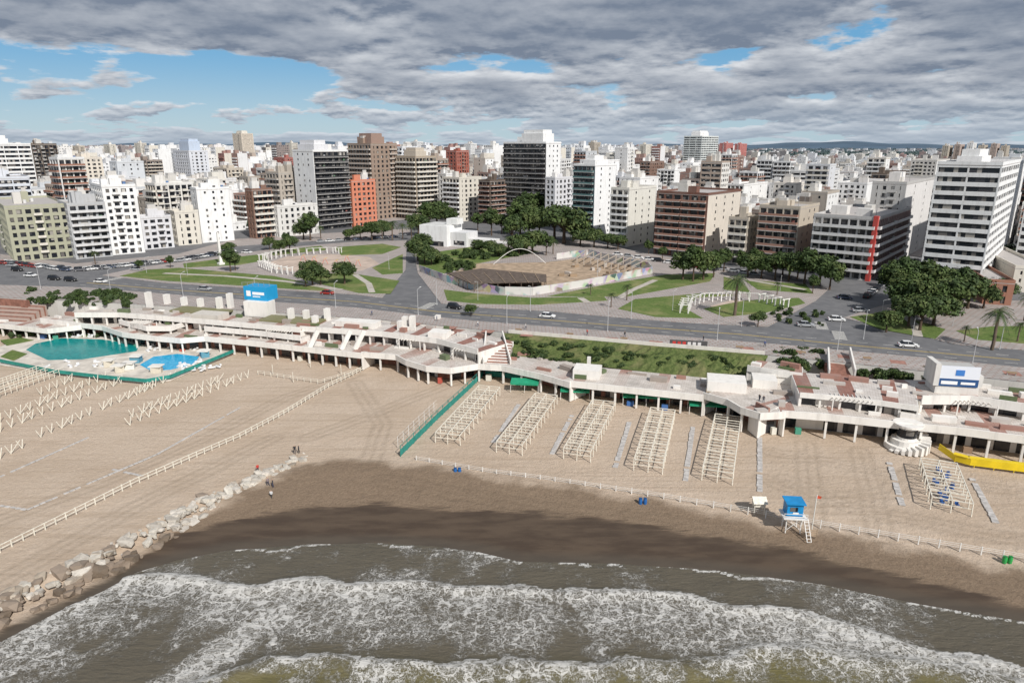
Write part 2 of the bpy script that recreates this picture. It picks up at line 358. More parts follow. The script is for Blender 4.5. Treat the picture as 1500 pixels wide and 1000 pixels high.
# ---------------------------------------------------------------- rock jetty
def rock(mb,x,y,z,s,col):
    import bmesh
    bm=bmesh.new(); bmesh.ops.create_icosphere(bm,subdivisions=1,radius=1)
    a=U(0,6.28); sx,sy,sz=s*U(.7,1.35),s*U(.6,1.1),s*U(.45,.8); tl=U(-.4,.4)
    for v in bm.verts:
        c=v.co; k=U(.75,1.2); p=[max(-.72,min(.72,c.x*k))*sx*1.2,max(-.7,min(.7,c.y*k))*sy*1.2,max(-.7,min(.6,c.z*k))*sz*1.3]
        p[2]+=p[0]*tl
        v.co=(x+p[0]*math.cos(a)-p[1]*math.sin(a),y+p[0]*math.sin(a)+p[1]*math.cos(a),z+p[2])
    for f in bm.faces:
        q=U(.88,1.08); mb.face([tuple(v.co) for v in f.verts],0,tuple(c*q for c in col))
    bm.free()
mb=MB()
for i in range(len(ROCK)-1):
    a,b_=ROCK[i],ROCK[i+1]; l=math.dist(a,b_); n=int(l*7)
    for k in range(n):
        t=R(); x=a[0]+(b_[0]-a[0])*t; y=a[1]+(b_[1]-a[1])*t
        nx,ny=(b_[1]-a[1])/l,-(b_[0]-a[0])/l
        far=(i+t)/8; wd=3.0 if far<.6 else 2.6
        o=U(-.7,1)*wd; x+=nx*o; y+=ny*o
        zz=-.1-.4*max(0,o)
        cc=random.choice([(.56,.52,.45),(.48,.44,.38),(.60,.55,.48)]) if R()<(.95 if far>.45 else .4) else random.choice([(.38,.32,.25),(.44,.38,.31),(.28,.22,.17)])
        if o>1.4 and far<.6: cc=random.choice([(.16,.12,.085),(.26,.2,.15)])
        rock(mb,x,y,zz,random.choice([U(.25,.6),U(.5,1.1)])*(1.15 if far<.5 else 1.0),cc)
mb.build('rock_jetty',[M_ROCK])
# ---------------------------------------------------------------- city ground, promenade, parks
SEAW=[(-900,400),(-300,420),(0,436),(200,446),(400,458),(560,469),(700,483),(745,488),(1120,520),(1220,530),(1500,560),(1900,605),(2600,690)]
SW=W(SEAW,ZC)
def groundmat():
    m,nt,b=newmat('city_ground'); p=POS(nt); s=N(nt,'ShaderNodeSeparateXYZ'); L(nt,p,s.inputs[0])
    n=NOISE(nt,p,.3,5); n2=NOISE(nt,p,.02,6,.7)
    c=MIX(nt,SMOOTH(nt,n,.3,.7),(.125,.125,.13),(.165,.163,.165))
    c=MIX(nt,SMOOTH(nt,NOISE(nt,p,.07,5,.7),.5,.7,0,.7),c,(.09,.09,.095))
    g=MIX(nt,SMOOTH(nt,n2,.35,.65),(.035,.055,.025),(.10,.11,.07))
    c=MIX(nt,SMOOTH(nt,s.outputs[1],750,1400),c,g)
    c=MIX(nt,SMOOTH(nt,s.outputs[1],2500,9000,0,.8),c,(.10,.15,.20))  # aerial haze painted into the ground colour, bluer with distance
    L(nt,c,b.inputs['Base Color']); b.inputs['Roughness'].default_value=.9
    return m
mb=MB()
mb.poly([(-9000,SW[0][1]+900)]+[(-1500,SW[0][1]+200)]+SW[0:]+[(9000,SW[-1][1]-200),(14000,16000),(-14000,16000)],ZC,7.6,0,(.6,.58,.54),1)
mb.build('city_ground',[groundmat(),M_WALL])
hm=simple('far_hill',(.075,.12,.17),.95,.002,.2)  # blue of the distance haze is put into the hill colour
mb=MB(); px0=None
for i in range(161):
    x=-13000+i*162; h=ZC+45+25*math.sin(i*.13)+14*math.sin(i*.41+1)+8*math.sin(i*1.1)
    if px0: mb.face([(px0[0],8600,0),(x,8600,0),(x,10000,h),(px0[0],10000,px0[1])]); 
    px0=(x,h)
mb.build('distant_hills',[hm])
mb=MB()
AVS=[(-900,395),(-300,405),(0,417),(130,421),(240,430),(400,442),(520,450),(640,464),(700,470),(900,485),(1130,503),(1350,523),(1500,538),(1900,578),(2600,655)]
av=W(AVS,ZC+.13)
mb.poly(av+[ (x,y+.4) for x,y in W(SEAW,ZC)][::-1],ZC+.13,.13,0)
mb.build('seafront_promenade',[M_PAVE])
mb=MB()
P1=[(150,403),(200,392),(262,384),(330,374),(420,362),(520,354),(596,352),(594,395),(560,436),(520,431),(240,414)]
P2=[(606,368),(625,362),(700,352),(860,352),(930,368),(1060,390),(1215,422),(1195,440),(1125,478),(1000,472),(900,464),(800,455),(700,450),(646,444),(612,400)]
P3=[(1235,465),(1290,448),(1350,436),(1450,440),(1600,440),(1600,520),(1500,512),(1400,504)]
for P in (P1,P2,P3): mb.poly(W(P,ZC+.12),ZC+.12,.12,0)
mb.poly(W([(0,372),(110,386),(260,372),(345,350),(470,342),(600,335),(600,342),(470,352),(348,360),(262,380),(112,395),(0,384)],ZC+.12),ZC+.12,.12,0)
mb.build('park_pavement',[M_PAVE])
mb=MB()
LAWN=[[(175,404),(215,395),(262,392),(330,398),(400,404),(450,414),(490,427),(380,420),(240,411)],
[(430,404),(470,400),(520,401),(585,411),(572,430),(525,429),(470,416)],
[(545,392),(590,372),(590,400),(560,402)],[(330,378),(385,372),(395,380),(350,388),(270,392),(268,386)],
[(490,362),(560,357),(588,362),(560,372),(500,374)],[(395,368),(470,360),(480,366),(400,374)],
[(612,373),(700,360),(790,368),(690,388),(645,402),(614,392)],
[(650,424),(700,430),(780,436),(885,434),(890,440),(790,446),(700,445),(655,440)],
[(800,434),(890,416),(975,402),(1048,400),(1040,412),(920,434)],
[(905,452),(930,438),(1020,430),(1080,432),(1020,436),(1005,452),(1030,466),(960,464)],
[(1030,452),(1090,440),(1170,436),(1180,444),(1120,458),(1060,464)],
[(1245,464),(1300,456),(1385,482),(1370,496),(1290,482)],[(1400,484),(1450,478),(1560,476),(1560,508),(1430,497)],
[(1090,410),(1180,416),(1192,430),(1110,424)],[(1060,405),(1085,412),(1100,428),(1060,424)]]
for P in LAWN: mb.poly(W(P,ZC+.17),ZC+.17,.06,0)
mb.build('park_lawn',[M_GRASS])
mb=MB()
for path in [[(240,400),(330,404),(420,412),(500,424)],[(520,402),(540,415),(545,428)],[(905,437),(925,425),(960,410)],[(860,442),(850,436)],[(1060,404),(1120,414),(1180,424)],[(1320,458),(1340,475),(1345,492)]]:
    P=W(path,ZC+.2)
    for a,b_ in zip(P[:-1],P[1:]): mb.beam((*a,ZC+.16),(*b_,ZC+.16),2.2,.06,0)
mb.build('park_path',[simple('path_concrete',(.46,.42,.37),.9,.5,.2)])
mb=MB(); mb.poly(W([(395,384),(420,376),(480,372),(540,376),(556,386),(530,396),(450,400),(405,394)],ZC+.15),ZC+.15,.04,0)
mb.poly(W([(1040,448),(1070,440),(1130,439),(1150,446),(1120,454),(1060,456)],ZC+.15),ZC+.15,.03,0)
mb.build('plaza_floor',[simple('plaza_concrete',(.50,.40,.33),.9,.2,.2)])
# markings
mb=MB()
mid=[((a[0]+b_[0])/2,(a[1]+b_[1])/2) for a,b_ in zip(W([(130,421),(240,430),(520,450),(640,464),(760,474),(900,485),(1080,499),(1250,514),(1500,538)],ZC),W([(130,408),(240,418),(520,434),(640,449),(760,457),(900,468),(1080,480),(1250,498),(1500,518)],ZC))]
def walk(pts,step):
    out=[]; acc=0
    for a,b_ in zip(pts[:-1],pts[1:]):
        l=math.dist(a,b_); an=math.atan2(b_[1]-a[1],b_[0]-a[0]); t=acc
        while t<l:
            out.append((a[0]+(b_[0]-a[0])*t/l,a[1]+(b_[1]-a[1])*t/l,an)); t+=step
        acc=t-l
    return out
for x,y,an in walk(mid,1.9): mb.box((x,y,an),-.95,.93,-.3,-.14,ZC+.004,ZC+.012,0,bottom=False); mb.box((x,y,an),-.95,.93,.14,.3,ZC+.004,ZC+.012,0,bottom=False)
mb.build('road_center_line',[simple('yellow_line',(.6,.42,.08),.7,2,.2)])
mb=MB()
for x,y,an in walk(mid,6):
    for o in (-3.4,3.4): mb.box((x,y,an),0,2.6,o-.08,o+.08,ZC+.004,ZC+.012,0,bottom=False)
for cx,cy,an in ((618,452,-.35),(1205,482,-.33),(1232,497,-.33),(160,410,-.35)):
    x,y=G(cx,cy,ZC)
    for k in range(8): mb.box((x,y,an),-1.5,1.5,k*1.1,k*1.1+.5,ZC+.004,ZC+.013,0,bottom=False)
mb.build('road_lane_markings',[M_MARK])
# red-brown bands in the promenade paving
mb=MB()
for x,y,an in walk(W([(600,474),(760,490),(900,497),(1050,509),(1130,512),(1250,524),(1500,549),(1700,570)],ZC),11):
    mb.box((x,y,an),0,3.2,-1.6,1.2,ZC+.12,ZC+.145,0,bottom=False)
mb.build('promenade_paving_bands',[simple('terracotta_paving',(.36,.19,.15),.85,1,.25)])
# ---------------------------------------------------------------- buildings
ANG=math.radians(-40)
def parapet_roof(mb,F,x0,x1,y0,y1,z,col,rc,rnd=True):
    mb.box(F,x0+.02,x1-.02,y0+.02,y1-.02,z-.3,z+.02,0,rc,bottom=False)
    t=.25
    mb.box(F,x0,x1,y0,y0+t,z-.1,z+.95,0,col); mb.box(F,x0,x1,y1-t,y1,z-.1,z+.95,0,col)
    mb.box(F,x0,x0+t,y0+t,y1-t,z-.1,z+.94,0,col); mb.box(F,x1-t,x1,y0+t,y1-t,z-.1,z+.94,0,col)
    if rnd:
        w,d=x1-x0,y1-y0
        for k in range(random.choice([2,2,3,4])):
            a=U(.1,.6)*w; b_=U(.1,.6)*d; ww=min(w*.35,U(2.5,6)); dd=min(d*.35,U(2.5,6)); h=U(2,5)
            mb.box(F,x0+a,x0+a+ww,y0+b_,y0+b_+dd,z,z+h,0,col if R()<.5 else random.choice([(.7,.68,.65),(.6,.58,.54),(.78,.77,.75)]))
            if R()<.5: mb.box(F,x0+a+.5,x0+a+ww-.5,y0+b_+.5,y0+b_+dd-.5,z+h,z+h+U(1,2),0,(.55,.53,.5))
            c,s=math.cos(F[2]),math.sin(F[2]); lx,ly=x0+a+ww/2,y0+b_+dd+1.2; x,y=F[0]+lx*c-ly*s,F[1]+lx*s+ly*c
            if R()<.5 and ly<y1-1: mb.cyl(x,y,z,z+1.5,.7,.7,10,0,random.choice([(.05,.05,.06),(.7,.7,.7),(.1,.2,.4)]))
        if R()<.5:
            c,s=math.cos(F[2]),math.sin(F[2]); lx,ly=x0+w*.8,y0+d*.3
            x,y=F[0]+lx*c-ly*s,F[1]+lx*s+ly*c; mb.beam((x,y,z),(x,y,z+U(3,8)),.12,None,0,(.3,.3,.3))
def face_pieces(mb,F,L_,z0,z1,style,col,col2,fh,side):
    def bx(s0,s1,o0,o1,za,zb,c,m=0):
        if side==0: mb.box(F,-L_+s0,-L_+s1,-o1,-o0,za,zb,m,c)
        else: mb.box(F,o0,o1,s0,s1,za,zb,m,c)
    nf=max(1,int(round((z1-z0)/fh))); f=(z1-z0)/nf
    if style=='x':
        bx(.36,L_,-.32,.0,z0,z1,col) if side==1 else bx(0,L_-.36,-.32,0,z0,z1,col)
        if L_>5:
            cs=random.choice([[.5],[.35],[.3,.7],[.2,.5,.8]]) if L_<14 else random.choice([[.3,.7],[.25,.5,.75]])
            for c_ in cs:
                for k in range(nf):
                    if R()<.85: bx(L_*c_-.5,L_*c_+.5,0,.012,z0+k*f+1.1,z0+k*f+2.3,(.06,.06,.07),1)
        return
    bay=U(2.7,4.3) if style!='s' else 8
    nb=max(2,int(round(L_/bay))); bw=L_/nb
    s0,s1=(0,L_-.36) if side==0 else (.36,L_)
    for k in range(nf):
        zb=z0+k*f
        hh={'w':1.35,'b':.5,'s':1.35,'g':.4,'d':.35}[style]
        if k==0: bx(s0,s1,-.31,0,zb,zb+.5,col)
        bx(s0,s1,-.31,0,zb+f-hh*.45,min(z1,zb+f+hh*.55),col)
    pw={'w':bw*U(.32,.58),'b':bw*U(.12,.3),'s':.5,'g':.25,'d':.3}[style]
    for k in range(nb+1):
        c_=min(max(k*bw,pw/2),L_-pw/2)
        bx(c_-pw/2,c_+pw/2,-.30,.04 if style!='s' else -.05,z0,z1,col)
    if style=='w' and nb>=4 and R()<.6:   # one column of small balconies
        q=random.randrange(1,nb-1); a,b_=q*bw+.1,(q+1+(R()<.5))*bw-.1; b_=min(b_,L_-.5)
        for k in range(1,nf): bx(a,b_,.05,1.0,z0+k*f-.1,z0+k*f+.05,(.6,.58,.55)); bx(a,b_,.92,1.0,z0+k*f+.051,z0+k*f+.95,col2)
    if style in 'bd':
        tp=R()
        for k in range(1,nf):
            zb=z0+k*f
            if nb<=3 or style=='d' or side==1 and nb<5 or tp<.35: rs=[(.4,L_-.4)]
            elif tp<.7: rs=[(bw*.15,bw*(nb//2)-.3),(bw*(nb//2)+.3,L_-bw*.15)]
            else: rs=[(bw*q+.25,bw*(q+1)-.25) for q in range(nb) if q%2==0 or nb<5]
            for a,b_ in rs:
                bx(a,b_,.05,1.35,zb-.14,zb+.08,(.62,.61,.59)); 
                ph=1.0 if style=='b' else .95
                bx(a,b_,1.25,1.33,zb+.081,zb+ph,col2)
                bx(a,a+.1,.05,1.24,zb+.081,zb+ph,col2); bx(b_-.1,b_,.05,1.24,zb+.081,zb+ph,col2)
                if R()<.3 and b_-a>2: q=U(a+.3,b_-1.6); bx(q,q+1.1,.1,.5,zb+.09,zb+U(.8,1.9),random.choice([(.75,.75,.75),(.3,.1,.08),(.1,.2,.12)]))
def building(mb,F,w1,w2,z1,col,col2,fs='w',rs='w',z0=ZC,fh=3.0,rc=(.4,.38,.36),rnd=True,colr=None):
    colr=colr or col
    mb.box(F,-w1+.31,-.31,.31,w2-.31,z0,z1-.35,1,(.05,.05,.06),bottom=False,uo=random.randint(0,50)*1.3)
    face_pieces(mb,F,w1,z0,z1-.32,fs,col,col2,fh,0)
    face_pieces(mb,F,w2,z0,z1-.32,rs,colr,col2,fh,1)
    mb.box(F,-.36,.05,-.05,.36,z0,z1-.3,0,col)
    mb.box(F,-w1,-w1+.34,.33,w2,z0,z1-.33,0,colr); mb.box(F,-w1+.35,0,w2-.33,w2-.002,z0,z1-.34,0,col)
    parapet_roof(mb,F,-w1-.03,.08,-.08,w2+.03,z1,colr if fs=='d' else col,rc,rnd)
LM=[]
def landmark(name,l,c,r,base,top,col,col2=None,fs='w',rs='w',ang=ANG,fh=3.0,rc=(.45,.42,.4),colr=None,maxw=60,rnd=True,extra=None):
    P=G(c,base,ZC); D0=P[1]*CP+(CAMZ-ZC)*SP
    ex,ey=-math.cos(ang),-math.sin(ang); k=(l-750)/1000
    w1=(k*D0-P[0])/(ex-k*ey*CP)
    fx,fy=-math.sin(ang),math.cos(ang); k=(r-750)/1000
    w2=(k*D0-P[0])/(fx-k*fy*CP)
    w1=w1 if 0<w1<maxw else maxw; w2=w2 if 0<w2<maxw else maxw
    w1=max(w1,5); w2=max(w2,5)
    z1=ZT(P[1],top); mb=MB(); F=(P[0],P[1],ang)
    building(mb,F,w1,w2,z1,col,col2 or col,fs,rs,fh=fh,rc=rc,colr=colr,rnd=rnd)
    if extra: extra(mb,F,w1,w2,z1)
    mb.build(name,[M_WALL,M_GLASS])
    mx,my=F[0]+(ex*w1+fx*w2)/2,F[1]+(ey*w1+fy*w2)/2
    LM.append((mx,my,math.hypot(w1,w2)/2,l,r,base,top))
WH=(.80,.80,.79); CRM=(.68,.64,.56); BG=(.52,.46,.38); BR=(.22,.12,.085); GR=(.44,.45,.46); DKB=(.12,.09,.07); OL=(.38,.38,.28); BRK=(.32,.15,.10); BLK=(.05,.052,.055)
A2=math.radians(-50)
def pent(dx0,dx1,dy0,dy1,h,col):
    def f(mb,F,w1,w2,z1): mb.box(F,-w1*dx1,-w1*dx0,w2*dy0,w2*dy1,z1,z1+h,0,col); mb.box(F,-w1*dx1+1,-w1*dx0-1,w2*dy0+1,w2*dy1-1,z1+h,z1+h+2.2,0,col)
    return f
landmark('white_stepped_apartment_tower',-60,5,64,318,212,WH,fs='s',rs='s',extra=pent(.2,.7,.1,.6,4,WH))
landmark('dark_apartment_tower',48,62,98,300,212,DKB,(.3,.28,.26),rs='b')
landmark('olive_apartment_block',-8,22,112,384,305,OL,CRM,fs='w',rs='w',ang=A2)
landmark('grey_apartment_block',98,112,166,380,301,GR,(.6,.6,.6),rs='b',ang=A2)
landmark('white_apartment_block',148,165,213,374,274,WH,WH,rs='w',ang=A2)
landmark('white_apartment_block',205,213,256,366,320,(.66,.66,.68),rs='w',ang=A2)
landmark('grey_apartment_block',0,10,60,352,262,(.62,.65,.7),rs='s',ang=A2)
landmark('cream_apartment_block',255,262,296,360,312,CRM,BG,rs='w',ang=A2)
landmark('white_apartment_block',288,297,344,356,278,WH,GR,rs='x',ang=A2)
landmark('brown_apartment_block',366,376,405,350,279,BR,CRM,rs='b')
landmark('white_apartment_block',402,410,468,348,304,(.68,.67,.64),rs='w')
landmark('black_balcony_tower',438,467,516,338,222,WH,(.05,.05,.055),fs='x',rs='d',colr=(.05,.05,.055),extra=pent(.1,.9,.1,.5,4,(.7,.7,.72)))
landmark('orange_apartment_block',512,519,553,333,266,(.62,.22,.13),(.62,.24,.15),rs='w')
landmark('brown_apartment_tower',516,549,586,322,212,(.30,.22,.17),(.45,.38,.32),fs='b',rs='w',extra=pent(.2,.8,.2,.7,5,(.3,.2,.16)))
landmark('beige_apartment_tower',584,612,642,322,231,(.40,.33,.25),CRM,fs='b',rs='b',extra=pent(.2,.8,.2,.7,4,BG))
landmark('red_apartment_tower',655,670,688,296,222,(.33,.10,.07),BR)
landmark('beige_apartment_block',650,674,706,325,262,CRM,WH,fs='b',rs='w')
landmark('brown_apartment_block',702,718,740,328,266,DKB,BR,rs='b',fs='b')
landmark('black_glass_tower',738,798,820,326,210,BLK,(.07,.07,.075),fs='d',rs='x',colr=WH,extra=pent(.1,.6,.1,.8,6,WH))
landmark('white_apartment_block',798,812,840,332,262,(.66,.66,.68),fs='w',rs='w')
landmark('white_balcony_tower',838,868,899,346,243,(.05,.09,.11),(.10,.2,.2),fs='d',rs='x',colr=(.84,.84,.83),extra=pent(.1,.6,.1,.6,3,WH))
landmark('cream_apartment_block',892,918,957,362,278,(.68,.66,.60),WH,fs='b',rs='x')
landmark('brick_balcony_apartments',957,1030,1078,380,286,(.16,.075,.055),(.34,.19,.14),fs='b',rs='x',colr=(.68,.62,.54))
landmark('beige_apartment_block',1062,1090,1108,388,322,BG,CRM,fs='b')
landmark('beige_apartment_block',1104,1162,1190,396,306,(.50,.44,.36),(.36,.2,.15),fs='b',rs='x')
landmark('red_corner_apartments',1182,1272,1322,412,322,(.50,.49,.48),(.68,.67,.66),fs='b',rs='b',colr=(.42,.3,.28),extra=lambda mb,F,w1,w2,z1: mb.box(F,-1.2,.3,-.3,1.6,ZC,z1+1.2,0,(.5,.05,.04)))
landmark('white_banded_tower',1343,1432,1494,432,242,(.82,.82,.81),WH,fs='s',rs='s',extra=pent(.4,.8,.2,.6,2.5,WH),rnd=False)
landmark('white_party_wall_building',1262,1310,1368,386,270,(.5,.49,.47),fs='w',rs='x',colr=(.72,.70,.68))
landmark('white_green_round_tower',998,1024,1048,262,200,(.70,.74,.72),(.5,.65,.6),fs='s',rs='s',extra=pent(.3,.8,.2,.7,6,WH))
landmark('beige_slender_tower',345,358,375,242,196,(.66,.58,.48),(.62,.54,.44),extra=pent(.2,.8,.2,.7,5,CRM))
landmark('white_pyramid_top_tower',262,285,312,290,222,(.66,.68,.72),extra=pent(.2,.8,.2,.8,9,(.5,.58,.7)))
landmark('red_apartment_tower',404,420,438,268,232,(.36,.12,.10))
landmark('red_white_tower',1052,1062,1072,238,210,(.55,.2,.18),WH); landmark('red_white_tower',1074,1082,1092,238,211,(.55,.2,.18),WH)
landmark('white_apartment_block',1220,1262,1300,330,270,WH,rs='x')
landmark('brown_apartment_block',1268,1290,1330,318,256,DKB,BR,fs='b')
landmark('white_apartment_block',1325,1362,1404,300,236,(.6,.58,.54),CRM,colr=WH,rs='x')
landmark('white_banded_tower',1482,1530,1600,400,215,(.7,.7,.7),fs='s',rs='s')
landmark('brick_house',1438,1480,1530,448,415,BRK,WH,rs='w',ang=math.radians(-20),rnd=False)
landmark('brick_house',1480,1530,1580,430,395,CRM,BRK,rs='w',ang=math.radians(-20),rnd=False)
landmark('white_apartment_block',640,655,672,318,256,WH,WH,fs='w',rs='x'); landmark('white_apartment_block',905,935,962,318,262,WH,fs='w',rs='x')
landmark('white_apartment_block',1060,1085,1120,322,272,WH,CRM,fs='b',rs='x'); landmark('cream_apartment_block',1128,1160,1195,325,270,(.74,.7,.64),WH,fs='w',rs='x')
landmark('white_apartment_block',848,880,905,300,236,(.82,.82,.82),fs='w',rs='x'); landmark('brown_apartment_block',935,950,970,290,238,(.2,.12,.09),BR,fs='b')
landmark('white_apartment_block',960,985,1012,300,250,WH,WH,fs='b',rs='x'); landmark('white_apartment_block',480,492,520,290,236,WH,WH,fs='w',rs='x'); landmark('cream_apartment_block',118,135,160,300,232,(.7,.64,.55),CRM,fs='b',rs='w')
landmark('brown_apartment_block',205,222,245,290,236,(.25,.2,.17),BG,fs='b',rs='b'); landmark('beige_apartment_block',318,338,362,300,248,BG,CRM,fs='b',rs='w')
for k,(a,t) in enumerate([(1385,214),(1402,212),(1420,210),(1437,213),(1455,211),(1470,214),(945,212),(870,209),(210,210),(165,212),(120,214),(430,210),(612,208),(690,211)]):
    landmark('apartment_tower',a-9,a,a+9,243,t,random.choice([WH,CRM,BG,(.5,.4,.35)]),rnd=True)
# --- filler city
front=[(-400,355),(0,358),(110,372),(250,352),(350,342),(480,334),(600,318),(740,318),(850,322),(900,338),(960,355),(1060,366),(1180,384),(1262,384),(1340,388),(1500,398),(1900,430)]
fxs=[a for a,_ in front]; fys=[b_ for _,b_ in front]
pal=[(.80,.80,.79),(.78,.77,.75),(.82,.82,.82),(.80,.78,.74),(.80,.79,.77),(.76,.75,.73),(.72,.69,.62),(.62,.57,.49),(.48,.42,.35),(.60,.62,.64),(.74,.73,.72),(.70,.71,.73),(.30,.17,.13),(.26,.2,.17),(.42,.33,.26),(.14,.11,.09),(.34,.16,.12)]
roofs=[(.45,.43,.41),(.6,.58,.56),(.33,.18,.13),(.5,.48,.45),(.3,.29,.28),(.68,.67,.65)]
near=MB(); far=MB(); side=MB(); nn=0; treepts=[]
c,s=math.cos(ANG),math.sin(ANG)
for i in range(-52,53):
    for j in range(-10,60):
        bu,bv=i*98.0,j*98.0
        cx,cy=bu*c-bv*s,bu*s+bv*c
        if cy<150 or cy>4600 or abs(cx)>cy*.85+90: continue
        if cy<1100:
            pts=[]
            for a,b_ in ((-43,-43),(43,-43),(43,43),(-43,43)): pts.append((cx+a*c-b_*s,cy+a*s+b_*c))
            if all(p[1]>50 and PR(p[0],p[1],ZC)[1]<np.interp(PR(p[0],p[1],ZC)[0],fxs,fys)+4 for p in pts): side.poly(pts,ZC+.14,.14,0)
        nl=6 if cy<1500 else 4
        lot=84/nl
        for a in range(nl):
            for b_ in range(nl):
                inner=0<a<nl-1 and 0<b_<nl-1
                lu,lv=bu-42+(a+1)*lot,bv-42+b_*lot   # near corner (+x,-y)
                x,y=lu*c-lv*s,lu*s+lv*c
                if y<120: continue
                px,py=PR(x,y,ZC)
                if px<-120 or px>1640: continue
                if py>np.interp(px,fxs,fys): continue
                if R()<(.35 if inner else .04): 
                    if R()<.6: treepts.append((x-lot*.5*c,y-lot*.5*s+4))
                    continue
                w=lot*U(.82,.99); d=lot*U(.8,.99)*(1 if R()<.7 else 1.5)
                mx,my=x-w/2*c-d/2*s,y-w/2*s+d/2*c
                if any((mx-q[0])**2+(my-q[1])**2<(q[2]*.9+lot*.5)**2 for q in LM): continue
                r=R()
                low=(px>1080 and y>560)
                pl=.18+.35*min(1,y/1500)+(.3 if low else 0)
                if r<pl: h=U(4,12)
                elif r<pl+.38: h=U(14,28)
                else: h=U(24,48 if not low else 32)
                if inner: h=min(h,U(6,26))
                if y>1500: h=U(4,15) if R()<.75 else U(15,44)
                if low and y>900: h=U(4,9) if R()<.88 else U(12,28)
                if low and y>1000 and R()<.4: treepts.append((x,y)); continue
                if y>2200 and R()<.4: treepts.append((x,y)); continue
                for q in LM:
                    if q[3]-4<px<q[4]+4 and q[5]<py:
                        zc=ZT(y,q[6]+.62*(q[5]-q[6])); h=min(h,max(5,zc-ZC))
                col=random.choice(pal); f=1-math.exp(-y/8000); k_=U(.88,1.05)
                col=tuple((q*k_)*(1-f)+hz*f for q,hz in zip(col,(.50,.56,.64)))  # distance haze mixed into the wall colour, and into the roof colour below
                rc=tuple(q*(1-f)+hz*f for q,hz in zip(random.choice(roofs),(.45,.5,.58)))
                F=(x,y,ANG); nn+=1
                if y<640:
                    c2=random.choice([col,WH,CRM,WH,BRK])
                    colr=col if R()<.5 else random.choice([WH,WH,(.72,.7,.66)])
                    building(near,F,w,d,ZC+h,col,c2,random.choice('wwbbbsdx'),random.choice('wwbxxx'),rc=rc,colr=colr)
                else:
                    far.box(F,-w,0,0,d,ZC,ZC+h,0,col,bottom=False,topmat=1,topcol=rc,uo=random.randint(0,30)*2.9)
                    if y<1100 and h>13:
                        for k in range(1,int(h/3)): far.box(F,-w*.9,-w*.1,-1.1,-.02,ZC+k*3,ZC+k*3+1.0,1,random.choice([WH,col]) if k==1 else far.c[-1][0],bottom=False)
                    if y<2600:
                        for _ in range(random.choice([1,2,3])):
                            ax,ay=U(.1,.6)*w,U(.1,.6)*d
                            far.box(F,-w+ax,-w+ax+min(4.5,w*.35),ay,ay+min(5,d*.35),ZC+h,ZC+h+U(2,5),1,col,bottom=False)
                        if R()<.6: far.box(F,0.01,.05,d*.02,d*.98,ZC,ZC+h-.1,1,random.choice([WH,CRM,(.7,.7,.7)]),bottom=False)
near.build('city_block_buildings',[M_WALL,M_GLASS]); far.build('distant_city_buildings',[M_FAR,M_WALL]); side.build('city_sidewalk',[M_PAVE])
# ---------------------------------------------------------------- vegetation
def treemesh(name,rx,rz,hc,nclump,nleaf,ls,cols,seed,trunk=True):
    random.seed(seed); mb=MB()
    bk=(.10,.07,.05)
    if trunk:
        mb.cyl(0,0,-.2,hc-rz*.35,.28*rx/3.5,.16*rx/3.5,8,0,bk)
    for k in range(nclump):
        th=U(0,6.28); ph=math.acos(U(-.55,1)); rr=U(.45,.95)
        cx,cy,cz=rx*rr*math.sin(ph)*math.cos(th)*.85,rx*rr*math.sin(ph)*math.sin(th)*.85,hc+rz*rr*math.cos(ph)*.85
        if trunk and k<nclump*.5: mb.beam((0,0,hc-rz*.7),(cx,cy,cz),.09,None,0,bk)
        cr=rx*U(.22,.42); col=random.choice(cols); 
        for q in range(nleaf):
            v=Vector((random.gauss(0,1),random.gauss(0,1),random.gauss(0,1))).normalized()
            r_=cr*U(.55,1.05)
            p=Vector((cx,cy,cz))+Vector((v.x*r_,v.y*r_,v.z*r_*.8))
            n_=(v+Vector((U(-.7,.7),U(-.7,.7),U(-.5,.9)))).normalized()
            t=n_.orthogonal().normalized(); t=(t*math.cos(q)+n_.cross(t)*math.sin(q)); u=n_.cross(t)
            s_=ls*U(.6,1.3); sh=U(.75,1.2)
            mb.face([tuple(p-t*s_),tuple(p+u*s_*.55),tuple(p+t*s_),tuple(p-u*s_*.55)],0,tuple(x*sh for x in col))
    return mb.build(name,[M_LEAF],link=False)
GC=[(.055,.085,.026),(.075,.11,.035),(.04,.065,.022),(.10,.13,.045),(.06,.09,.035)]
T=[treemesh('tree_a',4.2,3.2,5.0,34,75,.38,GC,1),treemesh('tree_b',3.6,4,6.0,34,75,.36,GC,2),treemesh('tree_c',5,3.4,5.2,40,75,.42,GC,3)]
BUSH=treemesh('bush_a',1.6,1.1,.9,14,60,.22,GC+[(.1,.13,.05)],4,False)
TD=[treemesh('dt',4.5,3.4,4,14,9,1.15,GC,5,False)]
